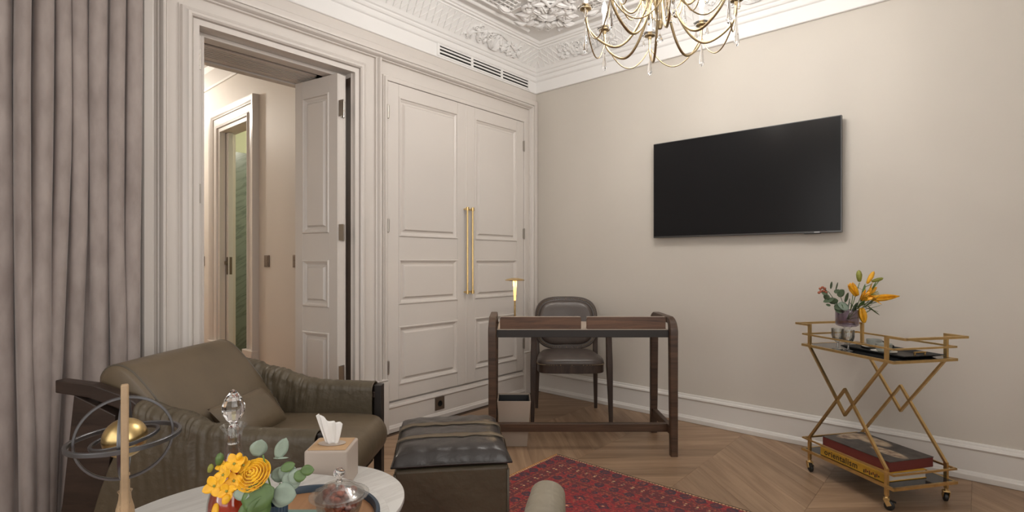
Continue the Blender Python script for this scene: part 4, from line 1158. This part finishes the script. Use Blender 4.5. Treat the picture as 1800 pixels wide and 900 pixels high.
# lidded crystal candy dish
cdh = thing('candy_dish', 'lidded ribbed crystal dish of red sweets on the tray', 'dish', (*W(1.225, -.400), TZ))
MB().lathe([(.0, .0), (.034, .0), (.036, .003), (.030, .008), (.040, .020), (.049, .045), (.053, .070), (.0505, .070), (.0465, .046), (.038, .022), (.0, .014)], 72, flute=.025, nf=24).build('bowl', 'cut_glass', cdh, smooth=60)
b = MB(); rnd = random.Random(2)
for i in range(62):
    a = rnd.uniform(0, 6.28); z = rnd.uniform(.024, .082); rr = (.026 if z < .045 else .034)*math.sqrt(rnd.random()); b.ball((rr*math.cos(a), rr*math.sin(a), z), (.011, .009, .008), 8, 6, Matrix.Rotation(rnd.uniform(0, 3), 3, 'X'))
o = b.build('sweets', 'candy', cdh, smooth=True); o['kind'] = 'stuff'
ld = MB().lathe([(.0665, .072), (.067, .0745), (.058, .078), (.049, .082), (.036, .094), (.018, .101), (.0075, .104), (.0, .104), (.0, .101), (.016, .098), (.034, .091), (.047, .079), (.057, .0745)], 72, flute=.010, nf=36).build('lid', 'cut_glass', cdh, smooth=60)
MB().lathe([(.0075, .103), (.005, .108), (.006, .111), (.0125, .119), (.0125, .126), (.007, .133), (.0, .135)], 20).build('knob', 'crystal', ld, smooth=60)

# decanter of red liqueur
dc = thing('decanter', 'cut crystal decanter of red liqueur with a faceted stopper', 'decanter', (*W(1.13, -.595), TZ))
MB().lathe([(.0, .002), (.036, .0), (.042, .004), (.0505, .040), (.0525, .075), (.050, .105), (.042, .138), (.031, .165), (.022, .185), (.0175, .205), (.0165, .230), (.018, .248), (.027, .262), (.0255, .263), (.0155, .248), (.0140, .230), (.0150, .206), (.020, .186), (.029, .166), (.0400, .137), (.048, .104), (.0503, .075), (.0485, .041), (.040, .007), (.0, .006)], 60).build('bottle', 'clear_glass', dc, smooth=60)
MB().lathe([(.0, .0075), (.0385, .0085), (.0475, .042), (.0493, .075), (.047, .103), (.039, .136), (.028, .165), (.0190, .186), (.0175, .189), (.0, .189)], 48, flute=.006, nf=14).build('liqueur_fill', 'liqueur', dc, smooth=60)
stp = MB().lathe([(.0, .222), (.0115, .224), (.0128, .254), (.0085, .264), (.0075, .270), (.015, .277), (.0220, .291), (.0225, .306), (.015, .324), (.005, .337), (.0, .340)], 12)
stp.build('stopper', 'crystal', dc)

# ------------------------------------------------------------------ armillary sphere
ar = thing('armillary_sphere', 'brass globe in dark metal armillary rings on a turned wooden stand', 'ornament', (*W(1.05, -.768), .5303), TH+R_(36))
zc = .800-.5303
MB().lathe([(.0, 0), (.040, 0), (.042, .006), (.036, .014), (.018, .022), (.013, .040), (.012, .062), (.014, .085), (.0165, .110), (.0155, .130), (.011, .148), (.010, .160), (.013, .165), (.0, .166)], 28).build('turned_foot', 'stand_wood', ar, smooth=50)
MB().box((-.0085, -.094, .160), (.0085, .094, .172)).build('yoke', 'stand_wood', ar, bevel=.003)
MB().box((-.0062, -.106, .160), (.0062, -.094, .395)).build('yoke_arm', 'stand_wood', ar, bevel=.003)
MB().box((-.0062, .094, .160), (.0062, .106, .30)).build('yoke_arm', 'stand_wood', ar, bevel=.003)
def ring(R__, th_, wd, M, name, parent):
    pts = [(R__*math.cos(2*PI*k/72), R__*math.sin(2*PI*k/72), 0) for k in range(72)]
    return MB().tube(pts, 1.0, sec=[(a*wd, c*th_) for a, c in ((-1, -.7), (-.7, -1), (.7, -1), (1, -.7), (1, .7), (.7, 1), (-.7, 1), (-1, .7))], closed=True).xf(Matrix.Translation((0, 0, zc)) @ M).build(name, 'pewter', parent, smooth=35)
ring(.0925, .0035, .0045, Matrix.Rotation(R_(-2), 4, 'Y'), 'horizon_ring', ar)
ring(.0800, .0025, .0040, Matrix.Rotation(PI/2, 4, 'X'), 'meridian_ring', ar)
ring(.0760, .0025, .0045, Matrix.Rotation(PI/2, 4, 'X') @ Matrix.Rotation(R_(84), 4, 'Y'), 'meridian_ring', ar)
ring(.0560, .0030, .0035, Matrix.Rotation(R_(-10), 4, 'Y'), 'equator_ring', ar)
MB().ball((0, 0, zc), .0385, 32, 20).build('globe', 'globe_gold', ar, smooth=True)
MB().tube([(0, 0, zc-.078), (0, 0, zc+.078)], .0016, 6).build('axis_pin', 'pewter', ar)

# ------------------------------------------------------------------ chandelier
cl_ = thing('chandelier', 'tiered brass chandelier with swagged arms and crystal drops', 'chandelier', (1.865, -1.387, 0), TH)
def arc(pts, n=26):
    P = [Vector(p) for p in pts]; out = []
    P = [P[0]*2-P[1]]+P+[P[-1]*2-P[-2]]
    for i in range(1, len(P)-2):
        p0, p1, p2, p3 = P[i-1:i+3]
        for k in range(6):
            t = k/6; out.append(.5*((2*p1)+(p2-p0)*t+(2*p0-5*p1+4*p2-p3)*t*t+(3*p1-p0-3*p2+p3)*t**3))
    return out+[P[-2]]
def drop(L_, r, z):
    return MB().lathe([(.0, z), (.0025, z), (.003, z-.01), (.0035, z-L_*.35), (r*.75, z-L_*.7), (r, z-L_*.87), (r*.6, z-L_*.96), (.0, z-L_)], 8)
def tier(n, rad, zcup, zlow, zin, rin, off, bulb_e, arm_r, swag=True, drops=True):
    for k in range(n):
        a = off+2*PI*k/n; M = Matrix.Rotation(a, 4, 'Z')
        pts = arc([(rin, 0, zin), (rin+.02, 0, zin-.10), (rin+(rad-rin)*.28, 0, zlow+.05), (rin+(rad-rin)*.52, 0, zlow), (rin+(rad-rin)*.78, 0, zlow+.035), (rad-.012, 0, zcup-.085), (rad, 0, zcup-.005)])
        arm = MB().tube(pts, arm_r, 8).xf(M).build('arm', 'antique_brass', cl_, smooth=True)
        MB().lathe([(.004, -.03), (.010, -.012), (.011, -.004), (.027, .0), (.028, .004), (.012, .006), (.012, .02), (.0, .02)], 16, (rad, 0, zcup)).xf(M).build('candle_cup', 'antique_brass', arm, smooth=40)
        MB().lathe([(.0, .006), (.034, .004), (.042, .012), (.034, .009), (.0, .009)], 10, (rad, 0, zcup), flute=.05, nf=5).xf(M).build('bobeche', 'crystal', arm)
        MB().lathe([(.0105, .02), (.0105, .085), (.0, .085)], 12, (rad, 0, zcup)).xf(M).build('candle_sleeve', 'candle', arm, smooth=40)
        MB().lathe([(.0, .085), (.008, .088), (.0145, .105), (.012, .125), (.003, .150), (.0, .152)], 12, (rad, 0, zcup)).xf(M).build('candle_bulb', 'bulb', arm, smooth=True)
        p = M @ Vector((rad, 0, zcup+.165)); point_light('candle_light', tuple(p), bulb_e, WARM, .03, cl_)
        if drops:
            drop(.165, .0125, zcup-.045).xf(Matrix.Rotation(a, 4, 'Z') @ Matrix.Translation((rad, 0, 0))).build('crystal_drop', 'crystal', cl_)
            for q in (-1, 1): drop(.05, .009, zcup-.004).xf(M @ Matrix.Translation((rad, q*.032, 0))).build('crystal_drop', 'crystal', cl_)
        if swag:
            a2 = a+2*PI/n; p0 = M @ Vector((rad-.004, 0, zcup-.06)); p1 = Matrix.Rotation(a2, 4, 'Z') @ Vector((rad-.004, 0, zcup-.06))
            sw_ = []
            for i in range(17):
                t = i/16; q = p0.lerp(p1, t); q.z -= .125*(1-(2*t-1)**2); sw_.append(q)
            MB().tube(sw_, .0032, 6).build('swag', 'antique_brass', cl_, smooth=True)
OFF = R_(90-7)
tier(8, .345, 2.350, 2.165, 2.44, .045, OFF, E_BULB, .0062)
tier(6, .205, 2.530, 2.335, 2.60, .040, OFF+.3, E_UP, .0052)
MB().lathe([(.0, 2.235), (.010, 2.24), (.016, 2.26), (.010, 2.28), (.014, 2.30), (.030, 2.34), (.034, 2.42), (.030, 2.46), (.018, 2.50), (.016, 2.56), (.030, 2.60), (.030, 2.64), (.012, 2.68), (.010, 2.78), (.006, 2.80), (.006, 2.96), (.055, 2.965), (.060, 2.989), (.0, 2.989)], 24).build('column', 'antique_brass', cl_, smooth=40)
for k in range(10):
    a = 2*PI*k/10; MB().lathe([(.004, 2.27), (.0075, 2.275), (.0075, 2.46), (.004, 2.465)], 6).xf(Matrix.Rotation(a, 4, 'Z') @ Matrix.Translation((.052, 0, -.012*(k % 2)))).build('crystal_rod', 'crystal', cl_)
drop(.06, .016, 2.236).build('finial_drop', 'crystal', cl_)

# ------------------------------------------------------------------ flowers
def blade(L_, w_, curl=.2, fold=.15, nu=5, nv=9, tip=1.0, base_=.25):
    """petal or leaf along +x with its face up"""
    b = MB()
    def fn(u, v):
        q = u*2-1; wv = w_/2*(base_*(1-v)+math.sin(PI*min(1, v*.93+.035))**.75*1.0)*(1 if tip else 1)
        if v > .97: wv *= .25
        return (L_*v, q*wv, curl*L_*v*v+fold*abs(q)*wv)
    return b.grid(fn, nu, nv)
def put(b, pos, az, el, roll=0):
    M = Matrix.Translation(pos) @ Matrix.Rotation(az, 4, 'Z') @ Matrix.Rotation(-el, 4, 'Y') @ Matrix.Rotation(roll, 4, 'X'); return b.xf(M)
def solid(o, t=.0008):
    md = o.modifiers.new('thick', 'SOLIDIFY'); md.thickness = t; return o
def lily(parent, pos, az, el, L_, opened, mat, wr=.34):
    root = MB()
    h = None
    M = Matrix.Translation(pos) @ Matrix.Rotation(az, 4, 'Z') @ Matrix.Rotation(-el, 4, 'Y')
    for k in range(6):
        b = blade(L_, L_*wr, curl=-.10+.9*opened*.6, fold=.25, base_=.5)
        b.xf(M @ Matrix.Rotation(k*PI/3, 4, 'X') @ Matrix.Rotation(-opened*.75, 4, 'Y') @ Matrix.Translation((0, 0, L_*wr*.13*(1+(k % 2)*.3))))
        if h is None: h = solid(b.build('lily', mat, parent, smooth=True))
        else: solid(b.build('petal', mat, h, smooth=True))
    if opened > .2:
        s_ = MB()
        for k in range(5): s_.tube([tuple(M @ Vector((0, 0, 0))), tuple(M @ Vector((L_*.75, L_*.12*math.cos(k*1.25), L_*.12*math.sin(k*1.25))))], .0011, 5)
        s_.build('stamen', 'bud_green', h)
    return h
def bud(parent, pos, az, el, L_, r, mat):
    b = MB().lathe([(.0, 0), (r*.55, L_*.06), (r*.85, L_*.3), (r, L_*.6), (r*.7, L_*.86), (.0, L_)], 12, flute=.08, nf=3)
    b.xf(Matrix.Translation(pos) @ Matrix.Rotation(az, 4, 'Z') @ Matrix.Rotation(PI/2-el, 4, 'Y'))
    return b.build('bud', mat, parent, smooth=True)

# vase and lilies on the cart
vx, vy = W(2.83, 1.792)
vs_ = thing('vase', 'squat smoky purple glass vase on a clear foot at the back of the cart', 'vase', (vx, vy, .6930), TH)
MB().lathe([(.0, 0), (.030, 0), (.031, .004), (.014, .012), (.010, .030), (.010, .085), (.018, .104), (.030, .111), (.0, .112)], 28).build('foot', 'clear_glass', vs_, smooth=50)
MB().lathe([(.0, .112), (.044, .112), (.052, .117), (.055, .126), (.055, .198), (.052, .198), (.051, .128), (.047, .121), (.0, .119)], 40).build('bowl', 'purple_glass', vs_, smooth=50)
bq = thing('lily_bouquet', 'orange lilies with buds and dark eucalyptus in the purple vase', 'flowers', (vx, vy, .82), TH)
S = 2.83/930
def q_(px, py, dep=0.0): return Vector(((px-1489)*S, dep, 1.15-(py-459.5)*S-.82))
def stem(parent, a, b, r=.0022, mat='stem_green', bend=.01):
    m = (Vector(a)+Vector(b))/2+Vector((0, 0, -bend)); return MB().tube(arc([a, m, b]), r, 6).build('stem', mat, parent, smooth=True)
neck = Vector((.006, 0, .05))
for tgt in ((1535, 520), (1511, 497), (1522, 503), (1545, 494), (1500, 515), (1530, 545)): stem(bq, neck+Vector((random.uniform(-.01, .01), 0, -.03)), q_(*tgt))
lily(bq, q_(1527, 525, -.02), 0.0, .10, .150, .04, 'petal_orange', .17)
lily(bq, q_(1502, 519, -.02), PI+.1, 1.05, .075, .18, 'petal_orange')
lily(bq, q_(1512, 527, -.01), -1.2, .65, .062, .45, 'petal_orange')
lily(bq, q_(1524, 520, .0), -.8, .35, .075, .75, 'petal_orange')
lily(bq, q_(1508, 541, -.03), .2, -1.35, .080, .10, 'petal_orange')
bud(bq, q_(1524, 499), -.1, 1.08, .078, .012, 'petal_orange')
bud(bq, q_(1513, 496, .01), .0, 1.62, .066, .0145, 'bud_green')
bud(bq, q_(1534, 495, .01), .0, .28, .068, .0105, 'bud_green')
for (px, py, az, el, L_, w_, m) in ((1512, 537, -.4, .5, .10, .016, 'leaf_green'), (1520, 535, .1, .15, .10, .014, 'leaf_green'), (1518, 540, .2, -.4, .085, .014, 'leaf_green'), (1510, 530, .4, 1.1, .10, .015, 'leaf_green'), (1514, 510, 2.6, .5, .05, .012, 'leaf_green'), (1528, 512, .2, .9, .06, .010, 'leaf_green'), (1506, 545, -.6, .2, .10, .018, 'leaf_green'), (1516, 505, -.2, .4, .045, .010, 'leaf_green'), (1500, 540, -1.2, .3, .07, .03, 'leaf_green'), (1505, 543, -.9, .9, .06, .026, 'leaf_green'), (1512, 541, -.5, .3, .05, .024, 'leaf_green'), (1508, 538, -1.6, .6, .05, .022, 'leaf_green'), (1516, 539, .0, .5, .075, .016, 'leaf_green'), (1522, 537, .1, -.75, .085, .014, 'leaf_green'), (1503, 545, 2.6, .8, .06, .03, 'leaf_dark')):
    solid(put(blade(L_, w_, .12), q_(px, py, -.015), az, el).build('leaf', m, bq, smooth=True))
pts = [(1484, 542), (1470, 532), (1460, 520), (1452, 508)]
stem(bq, q_(1488, 548), q_(1456, 512), .0018, 'leaf_dark'); stem(bq, q_(1488, 548), q_(1442, 512), .0016, 'leaf_dark'); stem(bq, q_(1488, 548), q_(1474, 508), .0016, 'leaf_dark')
for (px, py, az, el, L_, w_, m, ro) in ((1455, 507, .3, 1.2, .040, .028, 'leaf_dark', 1.2), (1464, 508, .5, .9, .045, .022, 'leaf_dark', 1.3), (1450, 515, 2.8, .3, .032, .030, 'leaf_dark', 1.2), (1460, 524, 3.0, -.4, .055, .024, 'leaf_dark', 1.0), (1468, 520, .3, .7, .050, .034, 'leaf_dark', 1.3), (1468, 530, 3.0, .15, .050, .034, 'leaf_dark', 1.1), (1477, 538, 2.9, -.1, .045, .036, 'leaf_dark', 1.2), (1480, 530, .4, .9, .060, .030, 'leaf_dark', 1.4), (1455, 536, 3.1, .1, .025, .014, 'leaf_dark', 1.0), (1452, 526, 2.6, .9, .035, .028, 'leaf_dark', 1.2),
                                        (1487, 541, 3.0, .35, .062, .042, 'leaf_sage', 1.1), (1486, 538, .6, .9, .050, .040, 'leaf_sage', 1.3), (1493, 545, .3, .6, .060, .045, 'leaf_dark', 1.1), (1480, 546, 2.6, .2, .05, .04, 'leaf_dark', .9), (1462, 514, .2, .5, .03, .02, 'leaf_dark', 1.0)):
    solid(put(blade(L_, w_, .08, .05), q_(px, py, -.025), az, el, ro*random.choice((-1, 1))).build('leaf', m, bq, smooth=True))
for (px, py) in ((1438, 507), (1442, 505), (1446, 507), (1439, 512), (1444, 511), (1436, 514), (1448, 513)):
    MB().ball(q_(px, py, -.02), .0075, 8, 6).build('berry_cluster', 'berry', bq, smooth=True)

# ribbed blue vase with yellow flowers on the tray
fx, fy = W(1.08, -.484)
bv = thing('ribbed_vase', 'small dark blue ribbed vase on the tray', 'vase', (fx, fy, TZ), TH)
MB().lathe([(.0, 0), (.022, 0), (.024, .004), (.024, .116), (.023, .120), (.019, .120), (.019, .012), (.0, .010)], 120, flute=.045, nf=24).build('vase_body', 'navy', bv, smooth=50)
fb = thing('yellow_posy', 'yellow ranunculus and small blooms with eucalyptus leaves in the blue vase', 'flowers', (fx, fy, .62), TH)
S2 = 1.06/930
def p_(px, py, dep=-.02): return Vector(((px-483)*S2*1.0, dep, 1.15-(py-459.5)*S2-.62))
# ranunculus: nested cupped petals
rc = p_(458, 828, -.035); RM = Matrix.Translation(rc) @ Matrix.Rotation(R_(-12), 4, 'Y') @ Matrix.Rotation(R_(42), 4, 'X')
head = MB().ball((0, 0, -.004), (.012, .012, .010), 14, 10).xf(RM).build('ranunculus', 'petal_yellow', fb, smooth=True)
rnd = random.Random(4)
for ring_i in range(7):
    n = 5+ring_i; r0 = .004+.0040*ring_i; lift = .017-.0028*ring_i
    for k in range(n):
        a = 2*PI*k/n+ring_i*.5
        def petal(u, v, r0=r0, lift=lift, ring_i=ring_i):
            aa = (u-.5)*2*PI/n*1.9; rr = r0*(.40+.60*math.sin(PI/2*min(1, v*1.15)))+.0012*ring_i*v
            zz = -.012+(lift+.010)*v*(1-.25*(2*u-1)**2)+.0012*math.sin(9*u+k)
            rr -= .0028*max(0, v-.75)*4*(1-ring_i/8)
            return (rr*math.cos(aa), rr*math.sin(aa), zz)
        solid(MB().grid(petal, 7, 7).xf(RM @ Matrix.Rotation(a, 4, 'Z')).build('petal', 'petal_yellow', head, smooth=True), .0006)
# small four and five petalled blooms
def bloom(px, py, dep, r, az, el, n=4):
    M = Matrix.Translation(p_(px, py, dep)) @ Matrix.Rotation(az, 4, 'Z') @ Matrix.Rotation(el, 4, 'X')
    h = MB().ball((0, 0, 0), .003, 8, 6).xf(M).build('bloom', 'bud_green', fb, smooth=True)
    for k in range(n): solid(blade(r, r*.78, .25, .1).xf(M @ Matrix.Rotation(2*PI*k/n+.4, 4, 'Z')).build('petal', 'petal_amber', h, smooth=True), .0006)
for a in ((399, 843, -.05, .021, .2, 1.35), (412, 826, -.045, .019, -.3, 1.1), (424, 812, -.03, .021, .3, .9), (428, 838, -.04, .018, .1, 1.3), (436, 818, -.02, .018, -.4, .8), (420, 852, -.05, .017, .5, 1.4), (434, 850, -.04, .016, -.2, 1.2), (404, 816, -.03, .014, .4, .7)): bloom(*a)
bud(fb, p_(385, 824, -.04), .3, 1.3, .018, .0055, 'bud_green'); bud(fb, p_(418, 872, -.055), .1, 1.2, .020, .0078, 'petal_amber'); bud(fb, p_(396, 815, -.03), .2, 1.4, .026, .008, 'leaf_green'); bud(fb, p_(403, 872, -.05), -1.4, -1.1, .024, .0065, 'petal_amber'); bud(fb, p_(430, 806, -.03), .3, 1.3, .016, .006, 'petal_amber')
for t in ((430, 840), (458, 845), (412, 850), (500, 850), (470, 800), (520, 835)): stem(fb, p_(486, 892, 0), p_(*t), .0018)
for (px, py, az, el, L_, w_, m, ro, dep) in ((449, 808, .6, 1.25, .034, .032, 'leaf_sage', 1.5, .0), (487, 812, .35, 1.15, .044, .024, 'leaf_sage', 1.4, .0),
        (480, 812, .0, .03, .032, .004, 'leaf_sage', 1.0, 0), (497, 836, .2, .35, .036, .032, 'leaf_sage', 1.35, -.02), (508, 846, .2, .3, .038, .036, 'leaf_sage', 1.4, -.03), (494, 862, .15, -.1, .044, .042, 'leaf_sage', 1.45, -.035), (490, 872, .2, -.2, .036, .028, 'leaf_sage', 1.3, -.03), (518, 838, .2, .25, .026, .028, 'leaf_sage', 1.3, -.03),
        (528, 832, .1, -.15, .024, .022, 'leaf_green', 1.3, -.03), (540, 824, .1, .05, .026, .020, 'leaf_green', 1.4, -.03), (480, 838, .3, -.1, .034, .028, 'leaf_sage', 1.3, -.01),
        (452, 872, .35, .42, .062, .050, 'leaf_green', 1.25, -.06), (448, 905, .5, .75, .070, .046, 'leaf_green', 1.35, -.065), (470, 900, .8, 1.1, .050, .040, 'leaf_green', 1.4, -.06), (432, 856, -.1, -.1, .034, .020, 'leaf_sage', 1.2, -.05), (505, 822, .3, .3, .028, .018, 'leaf_green', 1.1, -.03)):
    solid(put(blade(L_, w_, .06, .06, base_=.15), p_(px, py, dep), az, el, ro).build('leaf', m, fb, smooth=True))
